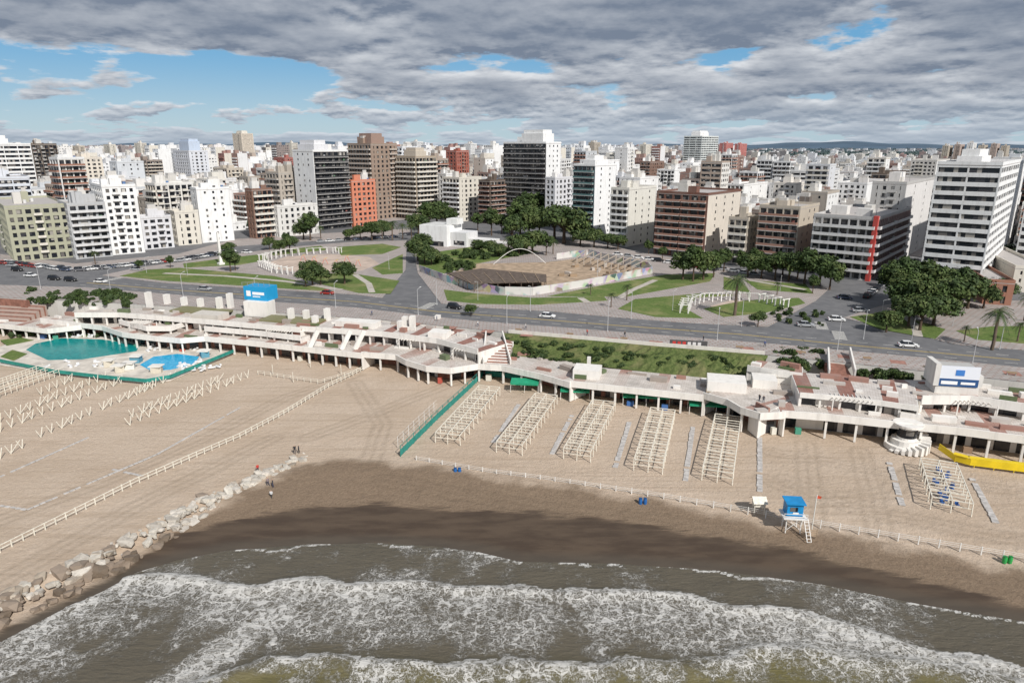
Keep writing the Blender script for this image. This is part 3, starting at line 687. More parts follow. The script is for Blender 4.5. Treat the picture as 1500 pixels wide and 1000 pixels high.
def palm(seed):
    random.seed(seed); mb=MB(); H=8.0
    for k in range(8):
        mb.cyl(.05*math.sin(k),0,k,k+1.02,.36-.015*k,.33-.015*k,9,0,(.16,.12,.09) if k%2 else (.13,.10,.075))
    for k in range(34):
        th=k*2.4; el=U(-.5,1.2); Ln=U(2.6,3.4); px_=None
        for sgi in range(7):
            t=sgi/6; r_=Ln*t*math.cos(el*(1-t*.5)); z_=H+Ln*(math.sin(el)*t-1.0*t*t*.75)
            p=Vector((r_*math.cos(th),r_*math.sin(th),z_))
            if px_ is not None:
                sd=Vector((-math.sin(th),math.cos(th),0)); wd=.55*(1-abs(t-.45))
                cc=random.choice([(.05,.085,.03),(.07,.11,.035),(.035,.06,.02),(.11,.12,.05)])
                for sg in (-1,1):
                    for j in range(3):
                        a=px_.lerp(p,j/3); b2=px_.lerp(p,(j+.6)/3)
                        e=a+sd*sg*wd+Vector((0,0,-.28))+ (p-px_)*.5
                        mb.face([tuple(a),tuple(b2),tuple(e)],0,cc)
            px_=p
    return mb.build('palm',[M_LEAF],link=False)
PALM=palm(9)
random.seed(11)
def tree(px,py,s=1.0,k=None,z=ZC+.1,name='broadleaf_tree'):
    x,y=G(px,py,z); inst(name,T[random.randrange(3) if k is None else k],(x,y,z-.1),U(0,6.28),(s*U(.9,1.1),s*U(.9,1.1),s*U(.85,1.1)))
for a in [(455,352,1.6),(445,350,1.1),(458,418,1.1),(448,420,.8),(470,417,.8),(505,416,1.0),(338,398,1.0),(345,396,.8),(335,372,.7),(512,352,.9),(545,352,1.2),(528,350,1.0),(562,348,1.1),(420,362,.8),
 (613,345,1.6),(628,338,1.9),(640,330,1.9),(655,332,1.5),(612,382,1.2),(622,386,1.2),(632,388,1.0),(618,370,1.1),(700,372,.8),(716,374,.9),(730,376,.8),
 (762,345,2.3),(775,350,2.0),(790,346,1.9),(812,352,2.2),(826,357,2.5),(840,352,1.8),(770,330,2.3),(790,326,2.0),(780,372,1.5),(800,374,1.1),(760,374,1.2),(750,360,1.6),(720,345,1.5),(700,338,1.3),
 (850,360,1.2),(870,362,1.2),(890,364,.9),(905,366,.9),(1000,410,1.3),(1015,412,1.4),(1030,410,1.3),(1045,406,1.2),(1060,398,1.1),
 (1095,406,1.2),(1115,408,1.2),(1135,410,1.2),(1155,412,1.2),(1178,416,1.4),(1200,418,1.3),(1215,424,1.2),(1190,430,.7),(1106,400,1.1),(1146,404,1.1),(1168,408,1.2),
 (1308,448,1.5),(1332,452,1.7),(1352,446,1.6),(1374,452,1.6),(1398,456,1.4),(1417,452,1.3),(1330,478,1.2),(1347,484,1.2),(1367,476,1.3),(1350,470,1.5),(1298,486,.8),(1388,462,1.3),(1320,462,1.4),(1405,446,1.2),
 (1312,422,.9),(1430,424,.8),(410,372,.9),(425,370,.9),(395,366,.7),(205,396,.5),(250,392,.5),(735,342,1.3),(1085,390,.8),(1160,392,.7),(950,372,.7),(970,380,.7),(1462,440,1.0),(1440,452,.9),(1110,478,.5),(690,462,.5)]:
    tree(*a)
def palmat(px,base,top):
    x,y=G(px,base,ZC+.1); h=ZT(y,top)-ZC; inst('palm_tree',PALM,(x,y,ZC+.1),U(0,6),h/9.2)
for a in [(1076,462,400),(1453,512,448),(1500,470,430),(505,416,392),(575,352,322),(603,352,325),(590,350,326),(560,350,328),(140,388,366),(918,440,415),(470,350,330),(1138,432,412),(1490,500,470),(745,372,345),(810,372,348),(895,450,428),(1412,500,476),(865,432,415)]: palmat(*a)
def bush(px,py,s=1,z=ZC): x,y=G(px,py,z); inst('shrub',BUSH,(x,y,z),U(0,6),s*U(.8,1.2))
for k in range(26): bush(U(655,690),U(384,402),U(.6,1.4))
for k in range(60):
    t=R(); bush(640+t*130,378-10*t+U(-6,8),U(.6,1.5))
for k in range(22): bush(U(135,195),U(436,452),U(1,1.8),5)
for k in range(40): bush(U(40,200),U(430,450),U(.8,1.4),6)
for k in range(26): bush(U(1135,1200),U(520,545),U(.8,1.5),5)
for k in range(24): bush(U(1260,1360),U(545,560),U(.6,1.2),5)
for k in range(18): bush(U(1130,1210),U(455,478),U(.4,.9),ZC)
dm=TD[0]; nv=len(dm.vertices)
co=np.zeros(nv*3); dm.vertices.foreach_get('co',co); co=co.reshape(-1,3)
lc=np.zeros(len(dm.loops)*4,dtype=np.float32); dm.color_attributes['Col'].data.foreach_get('color',lc)
allv=[];allc=[]
print('fill',nn,'trees',len(treepts))
extra=[]
for k in range(3500):
    y=U(1300,6500); x=U(-.85,.85)*y; extra.append((x,y))
for x,y in treepts+extra:
    a=U(0,6.28); q=U(.7,1.5)*(1 if y<2500 else 2.2); rot=np.array([[math.cos(a),math.sin(a),0],[-math.sin(a),math.cos(a),0],[0,0,1]])
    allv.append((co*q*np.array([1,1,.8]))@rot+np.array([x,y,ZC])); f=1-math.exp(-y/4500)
    l2=lc.reshape(-1,4)*U(.7,1.2); l2=l2*(1-f)+np.array([.16,.22,.28,1])*f; allc.append(l2)  # farther trees tinted blue: air haze baked into their leaf colour
V=np.concatenate(allv)
me=bpy.data.meshes.new('distant_trees'); 
F=[tuple(p.vertices) for p in dm.polygons]
Fa=np.concatenate([np.array(F)+k*nv for k in range(len(allv))])
me.vertices.add(len(V)); me.vertices.foreach_set('co',V.astype(np.float32).ravel())
me.loops.add(Fa.size); me.loops.foreach_set('vertex_index',Fa.ravel().astype(np.int32))
me.polygons.add(len(Fa)); me.polygons.foreach_set('loop_start',np.arange(0,Fa.size,4,dtype=np.int32)); me.update(calc_edges=True)
ca=me.color_attributes.new('Col','FLOAT_COLOR','CORNER'); ca.data.foreach_set('color',np.concatenate(allc).astype(np.float32).ravel())
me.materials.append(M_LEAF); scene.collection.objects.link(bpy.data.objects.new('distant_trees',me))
# ---------------------------------------------------------------- beach club
def offs(pts,d):
    out=[]
    for i in range(len(pts)):
        a=pts[max(0,i-1)];b_=pts[min(len(pts)-1,i+1)]; l=math.dist(a,b_)
        nx,ny=-(b_[1]-a[1])/l,(b_[0]-a[0])/l
        out.append((pts[i][0]+nx*d,pts[i][1]+ny*d))
    return out
CW=(.80,.77,.72); ZJ=[0]
def gallery(mb,px,z,depth,z0=0,recess=3.5,par=.9,colsp=4.5,wall=1,top=2,colw=.4,open_=True):
    ZJ[0]+=1; z=z+ZJ[0]*.011
    A=W(px,z); B=offs(A,depth); C=offs(A,recess); u=0
    for i in range(len(A)-1):
        zi=z+(i%3)*.006
        a,b_=A[i],A[i+1]; l=math.dist(a,b_); an=math.atan2(b_[1]-a[1],b_[0]-a[0]); F=(a[0],a[1],an)
        q=[(*A[i],zi),(*A[i+1],zi),(*B[i+1],zi),(*B[i],zi)]
        mb.face(q,top,CW,[(u,0),(u+l,0),(u+l,depth),(u,depth)])
        mb.box(F,-.05,l+.05,-.18,.12,z-.55+i*.003,z+par+i*.003,0,CW)
        mb.face([(*A[i],zi-.5),(*B[i],zi-.5),(*B[i+1],zi-.5),(*A[i+1],zi-.5)],0,CW)
        if open_:
            c0,c1=C[i],C[i+1]; l2=math.dist(c0,c1); an2=math.atan2(c1[1]-c0[1],c1[0]-c0[0]); F2=(c0[0],c0[1],an2)
            mb.box(F2,0,l2,0,.3,z0,z-.56,wall,CW)
            n=max(1,int(l2/3.2))
            for k in range(n):
                s0=l2*k/n
                if R()<.8: mb.box(F2,s0+.5,s0+l2/n-.5,-.05,.0,z0+.05,z0+min(2.6,z-z0-1),3,(.05,.05,.05),uo=R()*40)
            n=max(1,int(round(l/colsp)))
            for k in range(n): 
                s0=l*(k+.0)/n; mb.box(F,s0,s0+colw,.13,.13+colw,z0,z-.52,0,CW)
            if z0<1:      # things stored under the gallery
                for k in range(int(l/5)):
                    if R()<.5: q0=U(0,l-1.5); mb.box(F,q0,q0+U(.6,1.8),1.2,2.2,z0-.05,z0+U(.6,1.5),0,random.choice([(.7,.68,.6),(.05,.3,.2),(.05,.15,.4),(.5,.1,.07),(.3,.2,.13)]))
        else:
            mb.box(F,0,l,.13,.4,z0,z-.52,wall,CW)
        u+=l
    for P,Q in ((A[0],B[0]),(A[-1],B[-1])):
        mb.beam((*P,(z0+z)/2),(*Q,(z0+z)/2),.3,z-z0-.05,0,CW)
    for dd,pr_ in ((.3,.4),(.55,.5),(.8,.35)):
        for x,y,an in walk(offs(A,depth*dd),5.5):
            if R()<pr_:
                w_=U(1,4.5); mb.box((x,y,an+U(-.1,.1)),0,w_,0,U(.25,1.6),z+.02,z+U(.3,1.2),0,random.choice([CW,CW,(.5,.46,.42),(.35,.3,.26),(.10,.14,.06),(.34,.18,.14)]))
    return A,B
MC=[M_WALL,M_BRICK,M_TILE,M_GLASS,M_BLUE,M_WHITE,M_TILE2]
mb=MB()
gallery(mb,[(60,470),(150,481),(180,491),(230,497),(265,500),(300,497),(380,505),(450,513),(530,522)],3.6,14,top=6)
gallery(mb,[(-200,466),(0,478),(70,486),(120,480)],3.0,14,open_=True,top=6,wall=1)
gallery(mb,[(110,462),(175,462),(290,471),(370,478),(440,484)],6.6,9,z0=3.6,recess=2.5,top=6,wall=0)
gallery(mb,[(440,482),(500,486),(560,490),(640,500),(700,516)],6.6,13,z0=3.6,recess=2.2,top=2,wall=0)
gallery(mb,[(175,472),(215,482),(250,482),(275,474)],5.0,6,z0=3.6,recess=3,top=6,wall=0)
gallery(mb,[(300,482),(380,489),(440,496)],4.9,4,z0=3.6,recess=1.5,top=6,wall=0)
gallery(mb,[(530,520),(580,524),(595,532),(625,541),(660,544),(700,538),(735,540),(790,552),(835,565)],3.6,14,recess=5,top=6)
gallery(mb,[(835,563),(900,570),(1030,584)],3.8,14,recess=5,wall=1,top=6)
gallery(mb,[(1030,580),(1065,590),(1085,602),(1112,610)],4.3,14,recess=5,top=6)
mb.poly(W([(1080,596),(1112,610),(1150,606),(1180,596),(1180,560),(1095,560)],4.22),4.22,.6,6,CW,0)
gallery(mb,[(1113,611),(1150,609)],4.25,4,recess=2,top=6)
gallery(mb,[(1145,607),(1210,612),(1300,622),(1400,632),(1500,645),(1650,664),(1900,700)],4.2,14,recess=4.5,colsp=6,top=6,wall=0)
gallery(mb,[(1172,578),(1230,583),(1290,590),(1345,598)],6.6,15,z0=4.2,recess=1.2,par=.5,colsp=4,wall=0)
gallery(mb,[(1350,588),(1420,588),(1500,600),(1650,618)],6.4,13,z0=4.2,recess=2,par=1.3,top=6,wall=0)
gallery(mb,[(1095,540),(1140,548),(1175,552)],6.2,8,z0=3,open_=False,top=6,wall=0)
def pyl(px,py,w,d,h,z0,z=None,ang=-.25,col=CW,mat=0):
    x,y=G(px,py,z0); mb.box((x,y,ang),-w/2,w/2,0,d,z0,z0+h,mat,col)
for px,py,h in [(217,452,5),(243,448,3.5),(268,450,3),(292,452,3),(320,455,4),(336,454,5),(425,470,3.5),(447,470,3),(478,470,3.5),(460,476,2.5),(592,480,3),(585,484,2.5),(603,482,3.5),(640,470,1.5)]:
    pyl(px,py,1.3,1.6,h,6.6)
pyl(375,464,7.5,4.5,4.4,6.6)
pyl(640,496,5,4,1.6,6.6); pyl(520,480,12,4,1.6,6.6); pyl(862,541,.8,.8,3,3.8); pyl(858,556,6,5,2.2,3.8); pyl(1064,575,8,6,2.2,4.3); pyl(300,470,9,5,1.8,6.6,col=(.6,.56,.5)); pyl(1120,570,5,5,2,4.3)
# shade pergolas on the terraces
for px,py,z_,w_ in ((205,486,3.7,7),(600,512,3.7,6),(680,528,3.7,6),(1250,604,4.3,8),(1430,610,4.3,7),(410,498,3.7,8)):
    x,y=G(px,py,z_); F=(x,y,-.25)
    for a in (-w_/2,w_/2-.2):
        for b2 in (0,2.8): mb.box(F,a,a+.2,b2,b2+.2,z_,z_+2.4,0,CW)
    for k in range(int(w_/.8)): mb.box(F,-w_/2+k*.8,-w_/2+k*.8+.12,-.3,3.3,z_+2.41,z_+2.6,0,CW)
for px,py in ((285,460),(420,474)):
    x,y=G(px,py,6.6); mb.box((x,y,-.28),-9,9,0,6,6.7,7.2,0,(.2,.19,.09))
for px in (452,500,520):
    x,y=G(px,512,3.6)
    mb.beam((x,y,3.6),(x+2.2,y+2,8.2),.5,1.2,0,CW); 
x,y=G(1325,655,0)
for k,(za,zb,r_) in enumerate([(0,.9,3.6),(.9,1.9,2.6),(1.9,4.6,1.7)]): mb.cyl(x,y,za,zb,r_,r_*.97,20,0,CW)
mb.cyl(x,y,4.6,5.0,2.6,2.6,20,0,CW)
mb.cyl(x,y,2.4,4.0,1.72,1.72,20,3,(.05,.05,.05))
for k in range(14):
    t=k/13*3.6-1.2; mb.box((x+3.2*math.cos(t-1.5),y+3.2*math.sin(t-1.5),t-1.5),-.9,.9,-.3,.3,0,.3+.24*k,0,CW)
for k in range(16):
    mb.box((*G(1233,552,6),-.22),-2.2,2.2,k*.62,k*.62+.62,5,6.4-.12*abs(k-16)*.4+.5,1,CW)
mb.beam((*G(1214,552,6),6.9),(*G(1212,520,7),8.2),.35,1.6,0,CW); mb.beam((*G(1252,552,6),6.9),(*G(1244,520,7),8.2),.35,1.6,0,CW)
for k in range(14):
    mb.box((*G(20,468,3.6),-.2),-14+k*.2,4,k*.6,k*.6+.6,3.0,3.3+k*.24,1 if k%3==0 else 0,(.42,.32,.27))
mb.box((*G(18,448,6),-.25),-9,6,0,1,3,8.0,1,CW); 
for k in range(16):
    mb.box((*G(728,532,3.8),-.15),-2.5,2.5,k*.55,k*.55+.56,3,3.7+k*.2,1 if k%2 else 0,CW)
mb.beam((*G(708,533,3.8),4.3),(*G(712,492,7),7.8),.3,1.3,0,CW); mb.beam((*G(748,533,3.8),4.3),(*G(736,492,7),7.8),.3,1.3,0,CW)
club=mb.build('beach_club_building',MC)
mb=MB()
top=[G(a,b_,ZC) for a,b_ in [(738,488),(860,498),(960,507),(1060,515),(1125,521)]]; bot=[G(a,b_,3.6) for a,b_ in [(735,520),(860,533),(960,545),(1050,554),(1115,552)]]
rows=[]
for k in range(9):
    t=k/8; rows.append([(a[0]+(b_[0]-a[0])*t,a[1]+(b_[1]-a[1])*t,ZC+.1+(3.3-ZC)*(t**1.4)) for a,b_ in zip(top,bot)])
def dens(r):
    o=[]
    for a,b_ in zip(r[:-1],r[1:]):
        for q in range(16): o.append(tuple(a[i]+(b_[i]-a[i])*q/16 for i in range(3)))
    return o+[r[-1]]
rows=[[(x,y,z+(U(-.3,.35) if 0<k<8 else 0)) for x,y,z in dens(r)] for k,r in enumerate(rows)]
for r0,r1 in zip(rows[:-1],rows[1:]):
    for k in range(len(r0)-1): mb.face([r1[k],r1[k+1],r0[k+1],r0[k]],0)
mb.build('grass_slope',[M_DUNE])
random.seed(5)
for k in range(90):
    t=R(); s_=U(.3,.98); a=(738+t*380,488+t*33); b2=(735+t*375,522+t*32)
    A_=G(*a,ZC); B_=G(*b2,3.6); x=A_[0]+(B_[0]-A_[0])*s_; y=A_[1]+(B_[1]-A_[1])*s_
    inst('slope_shrub',BUSH,(x,y,ZC-.3+(3.3-ZC)*s_**1.4),U(0,6),(U(.5,1.3),U(.5,1.3),U(.3,.7)))
mb=MB()
RP=W([(745,488),(860,498),(960,507),(1060,515),(1120,520)],ZC)
for p,q in zip(RP[:-1],RP[1:]): mb.beam((*p,ZC+.55),(*q,ZC+.55),.3,.9,0,(.70,.66,.6))
mb.build('promenade_parapet_wall',[M_WALL])
mb=MB(); x,y=G(1008,509,ZC); mb.box((x,y,-.2),-4.5,4.5,0,.2,ZC+.1,ZC+1.8,0,(.09,.085,.085)); 
for k in range(6): mb.box((x,y,-.2),-3.8+k*1.2,-3.0+k*1.2,-.03,-.005,ZC+.5,ZC+1.45,0,(.55,.05,.04) if k<3 else (.7,.68,.66))
mb.build('lettered_wall_sign',[M_PLAIN])
mb=MB(); x,y=G(375,440,11.0); F=(x,y,-.3); w=8
mb.box(F,-w/2,w/2,0,5,11,15,0,(.01,.30,.58))
mb.box(F,-w*.38,-w*.2,-.08,-.012,12.2,13.8,0,(.85,.85,.85)); mb.box(F,-w*.12,w*.38,-.08,-.012,12.7,13.5,0,(.85,.85,.85)); mb.box(F,-w*.12,w*.2,-.08,-.012,12,12.3,0,(.85,.85,.85))
for k in range(6): mb.beam((x-w/2+k*w/5,y+1,15),(x-w/2+k*w/5,y+1,16.2),.08,None,0,(.3,.3,.32))
mb.beam((x-w/2,y+1,16.2),(x+w/2,y+1,16.2),.08,None,0,(.3,.3,.32))
mb.build('blue_advertising_box',[M_PLAIN])
mb=MB(); x,y=G(1400,578,6.4); F=(x,y,-.2)
mb.box(F,-4,4,0,5,6.4,8.2,0,(.7,.68,.64)); mb.box(F,-3.6,3.6,-.2,.1,8.2,9.8,1,(.02,.08,.22)); mb.box(F,-3.6,3.6,-.2,.1,9.802,12.4,1,(.72,.75,.8))
mb.box(F,-3.2,-.2,-.26,-.21,8.6,9.3,1,(.85,.85,.85)); mb.box(F,.4,3,-.26,-.21,8.7,9.2,1,(.85,.85,.85)); mb.box(F,-.8,.8,-.26,-.21,10.5,11.7,1,(.05,.2,.55))
mb.box(F,-4.6,-3.6,-.3,5,8.2,12.8,0,(.68,.66,.62)); mb.box(F,3.6,4.6,.3,3,8.2,10.5,0,(.68,.66,.62)); mb.box(F,-3.6,3.6,1,5,8.2,11.8,0,(.45,.44,.42))
mb.build('rooftop_billboard',[M_WALL,M_PLAIN])
# ---------------------------------------------------------------- pool area
mb=MB()
mb.poly(W([(-40,528),(20,498),(60,488),(190,488),(300,500),(345,515),(250,556),(215,560),(100,548)],.25),.25,.3,0)
pool=mb.build('pool_deck',[simple('deck_concrete',(.60,.55,.48),.8,.3,.25)])
pm,nt,b=newmat('pool_water_teal'); n=NOISE(nt,POS(nt),1.2,4)
L(nt,MIX(nt,SMOOTH(nt,n,.3,.7),(.0,.19,.19),(.01,.27,.26)),b.inputs['Base Color']); b.inputs['Roughness'].default_value=.25; b.inputs['Specular IOR Level'].default_value=.12; BUMP(nt,b,n,.2,.05)
pm2,nt,b=newmat('pool_water_blue'); n=NOISE(nt,POS(nt),1.2,4)
L(nt,MIX(nt,SMOOTH(nt,n,.3,.7),(.01,.30,.55),(.05,.43,.68)),b.inputs['Base Color']); b.inputs['Roughness'].default_value=.25; b.inputs['Specular IOR Level'].default_value=.12
mb=MB(); mb.poly(W([(38,512),(52,503),(90,495),(150,497),(205,505),(200,514),(160,520),(120,526),(70,527)],.3),.29,.03,0)
mb.build('swimming_pool',[pm])
mb=MB(); mb.poly(W([(205,534),(225,522),(260,518),(292,522),(285,532),(250,541),(222,543)],.3),.29,.03,0)
mb.build('childrens_pool',[pm2])
mb=MB()
path=W([(0,532),(80,548),(150,556),(215,562),(250,556),(345,517)],.3)
for a,b_ in zip(path[:-1],path[1:]):
    mb.beam((*a,1.1),(*b_,1.1),.06,.9,0,(.03,.2,.14))
mb.build('pool_fence',[M_TEAL])
mb=MB()
for P in [[(0,522),(18,512),(40,518),(20,528)],[(0,498),(30,494),(50,498),(10,506)],[(110,488),(150,486),(160,490),(120,493)]]: mb.poly(W(P,.33),.33,.08,0)
mb.build('pool_lawn',[M_GRASS])
for k in range(18):
    x,y=G(random.choice([U(0,60),U(100,160),U(200,235)]),U(486,496),.3); inst('pool_hedge_shrub',BUSH,(x,y,.2),U(0,6),U(.5,.9))
for px,py in [(160,536),(190,540),(200,530),(230,545),(300,522),(175,544)]:
    mb=MB(); x,y=G(px,py,.3); mb.box((x,y,U(-1,1)),-1.2,1.2,-1,1,.3,1.9,0,random.choice([(.7,.7,.65),(.6,.55,.45),(.1,.3,.4)])); mb.box((x,y,0),-1.5,1.5,-1.3,1.3,1.9,2.1,0,(.75,.72,.66)); mb.build('pool_kiosk',[M_WALL])
mb=MB()
for k in range(40):
    px,py=random.choice([(U(60,200),U(490,494)),(U(60,180),U(529,540)),(U(215,300),U(505,516)),(U(262,320),U(528,545))])
    x,y=G(px,py,.3); mb.box((x,y,U(0,3)),-.9,.9,-.3,.3,.3,.6,0,(.75,.75,.75)); mb.box((x,y,U(0,3)),.5,.9,-.3,.3,.6,.95,0,(.75,.75,.75))
mb.build('pool_sun_loungers',[M_PLAIN])
# ---------------------------------------------------------------- tent frames
def tents(name,nx_,ny_,fx,fy,width=5.0,L2=None,cols=2,h=2.1,full=True):
    mb=MB(); a=G(nx_,ny_,0);b_=G(fx,fy,0); l=math.dist(a,b_); an=math.atan2(b_[1]-a[1],b_[0]-a[0])-math.pi/2
    n=max(2,int(round(l/2.7))); st=l/n
    c,s=math.cos(an),math.sin(an); P=lambda x,y,z:(a[0]+x*c-y*s,a[1]+x*s+y*c,z)
    t=.13
    for k in range(n+1):
        for q in range(cols+1):
            x=-width/2+q*width/cols
            j=U(-.04,.04)
            mb.beam(P(x+j,k*st,-.1),P(x-j,k*st,h),t,None,0)
            if q<cols: mb.beam(P(x,k*st,h),P(x+width/cols,k*st,h),t,None,0); mb.beam(P(x,k*st,h*.55),P(x+width/cols,k*st,h*.55),t*.7,None,0) if k%2==0 else None
            if k<n: mb.beam(P(x,k*st,h),P(x,(k+1)*st,h),t,None,0)
        if k<n:
            mb.beam(P(-width/2,(k+.5)*st,h+.02),P(width/2,(k+.5)*st,h+.02),t*.7,None,0)
    mb.build(name,[M_WOOD])
tents('beach_tent_frame',656,650,717,578); tents('beach_tent_frame',746,664,800,590); tents('beach_tent_frame',845,674,884,600)
tents('beach_tent_frame',949,691,970,612); tents('beach_tent_frame',1050,706,1065,622); tents('beach_tent_frame',1392,750,1372,690,width=5.5)
mb=MB()
for k in range(16):
    x,y=G(1392-k*1.1+U(-14,14),742-k*3.4,0); F=(x,y,U(-.5,.5)); mb.box(F,-.28,.28,-.28,.28,.38,.46,0,(.03,.1,.3)); mb.box(F,-.28,.28,.24,.3,.46,.95,0,(.03,.1,.3))
    for q in (-.24,.2):
        for w_ in (-.24,.2): mb.box(F,q,q+.05,w_,w_+.05,0,.38,0,(.6,.6,.6))
mb.build('beach_chairs',[M_PLAIN])
mb=MB()
for a,b_ in [((838,608),(808,665)),((922,618),(900,688)),((1015,625),(1004,704)),((1113,640),(1113,720)),((1302,674),(1322,740)),((1422,697),(1462,770)),((760,592),(722,648)),((0,740),(40,746)),((40,746),(230,665)),((230,665),(360,592)),((0,698),(130,640)),((165,687),(210,697))]:
    A,B=G(*a,0),G(*b_,0); l=math.dist(A,B); an=math.atan2(B[1]-A[1],B[0]-A[0]); n=int(l/.9)
    wd=.45 if a[0]>300 else .2
    for k in range(n):
        if R()<.12: continue
        mb.box((A[0]+(B[0]-A[0])*k/n,A[1]+(B[1]-A[1])*k/n,an+U(-.03,.03)),0,.8,-wd+U(-.08,.08),wd,-.1,.03+U(0,.03),0)
mb.build('beach_walkway_slabs',[M_TREAD])
def vrow(name,a,b_,sp=2.3,h=1.9):
    mb=MB(); A,B=G(*a,0),G(*b_,0); l=math.dist(A,B); n=int(l/sp); d=((B[0]-A[0])/l,(B[1]-A[1])/l); q=(-d[1],d[0])
    for k in range(n):
        x,y=A[0]+d[0]*k*sp+U(-.1,.1),A[1]+d[1]*k*sp
        for sg in (-1,1):
            j=U(.5,.9); mb.beam((x,y,-.1),(x+q[0]*j*.2+d[0]*sg*j,y+q[1]*j*.2+d[1]*sg*j,h*U(.85,1)),.13,None,0)
        if R()<.4: mb.beam((x,y,.0),(x+d[0]*sp,y+d[1]*sp,h*.9),.1,None,0)
    mb.build(name,[M_WOOD])
for a,b_ in [((0,672),(55,645)),((60,640),(150,600)),((0,618),(170,548)),((0,632),(190,556)),((190,622),(375,548)),((195,610),(330,556)),((60,578),(120,552)),((150,600),(240,562)),((205,575),(260,552))]: vrow('slanted_tent_posts',a,b_)
for a,b_ in [((0,582),(95,548)),((0,574),(80,545)),((0,566),(65,543))]:
    mb=MB(); A,B=G(*a,0),G(*b_,0); 
    for q in range(12):
        t=q/12; x,y=A[0]+(B[0]-A[0])*t,A[1]+(B[1]-A[1])*t; mb.beam((x,y,0),(x,y,1.8),.12,None,0)
    mb.beam((*A,1.8),(*B,1.8),.14,None,0); mb.beam((*A,1.2),(*B,1.2),.1,None,0); mb.build('beach_tent_frame',[M_WOOD])
def fence(name,px,mat,h=1.1,sp=2.5,rails=(.5,1.0),pw=.14,z=0,panel=None,rw=.06):
    mb=MB(); P=W(px,z)
    for x,y,an in walk(P,sp): mb.box((x,y,an),-pw/2,pw/2,-pw/2,pw/2,z-.3,z+h*U(.95,1.05),0)
    for a,b_ in zip(P[:-1],P[1:]):
        for r_ in rails: mb.beam((*a,z+r_),(*b_,z+r_),rw,None,0)
        if panel: mb.beam((*a,z+panel/2+.05),(*b_,z+panel/2+.05),.04,panel,0)
    mb.build(name,[mat])
fence('beach_rail_fence',[(0,808),(60,778),(120,748),(200,708),(290,668),(350,642),(420,605),(480,568),(532,542)],M_WOOD,1.1,1.6,(.45,1.0),.14,0,None,.1)
fence('volleyball_court_fence',[(378,548),(470,562),(532,542)],M_WOOD,1.0,2,(.5,.95),.12)
fence('beach_post_fence',[(610,675),(720,694),(800,704),(880,716),(960,728),(1090,750),(1210,772),(1350,795),(1500,820),(1700,860)],M_WHITE,1.0,2.6,(.35,.65,.92),.14,-.25,None,.035)
fence('teal_mesh_fence',[(587,668),(640,615),(690,568),(708,550),(765,556)],M_TEAL,2.2,3,(2.1,),.1,0,1.3)
fence('beach_post_fence',[(583,655),(610,628),(640,600)],M_WHITE,2.3,2.6,(.6,1.4,2.2),.07,0,None,.03)
mb=MB()
for px,py in ((430,560),(400,548),(500,548),(455,538)):
    x,y=G(px,py,0); mb.beam((x,y,0),(x,y,2.6),.12,None,0)
mb.build('volleyball_posts',[M_WOOD])
for a,w in [((768,575),6.5),((842,586),6.5),((946,595),10),((1048,608),11)]:
    mb=MB(); x,y=G(*a,0); F=(x,y,-.12)
    o=2.6; 
    for q in (-w/2,w/2-.1,0): mb.box(F,q,q+.1,-.05,.05,0,2.2,1); mb.box(F,q,q+.1,o,o+.1,0,2.6,1)
    c,s=math.cos(-.12),math.sin(-.12); P=lambda X_,Y_,Z_:(x+X_*c-Y_*s,y+X_*s+Y_*c,Z_)
    mb.face([P(-w/2,-.2,2.22),P(w/2,-.2,2.22),P(w/2,o,2.65),P(-w/2,o,2.65)],0); mb.box(F,-w/2,w/2,-.24,-.2,1.9,2.2,0)
    mb.build('green_awning',[M_GREEN,M_WHITE])
mb=MB()
P=W([(1398,678),(1420,684),(1500,694),(1600,706)],0)
for a,b_ in zip(P[:-1],P[1:]):
    mb.beam((*a,1.0),(*b_,1.0),.1,1.2,0); mb.beam((a[0],a[1]+.6,1.65),(b_[0],b_[1]+.6,1.65),1.2,.08,0)
mb.beam((*P[0],1),(P[0][0]-.6,P[0][1]+4,1.4),.1,1.2,0)
for x,y,an in walk(P,3): mb.beam((x,y,0),(x,y,1.7),.09,None,0)
mb.build('yellow_canvas_windbreak',[M_YEL])
mb=MB(); x,y=G(980,584,0); rr=[(-2,.02,.5),(-1.3,.3,.35),(0,.42,.3),(1.3,.3,.35),(2,.02,.5)]
for (x0,w0,z0_),(x1_,w1_,z1_) in zip(rr[:-1],rr[1:]):
    for sg in (-1,1):
        mb.face([(x+x0,y,z0_-.1),(x+x1_,y,z1_-.1),(x+x1_,y+sg*w1_,z1_+.35),(x+x0,y+sg*w0,z0_+.35)],0)
        mb.face([(x+x0,y+sg*w0*.5,z0_+.3),(x+x1_,y+sg*w1_*.5,z1_+.3),(x+x1_,y+sg*w1_,z1_+.35),(x+x0,y+sg*w0,z0_+.35)],0)
mb.build('yellow_kayak',[M_YEL])
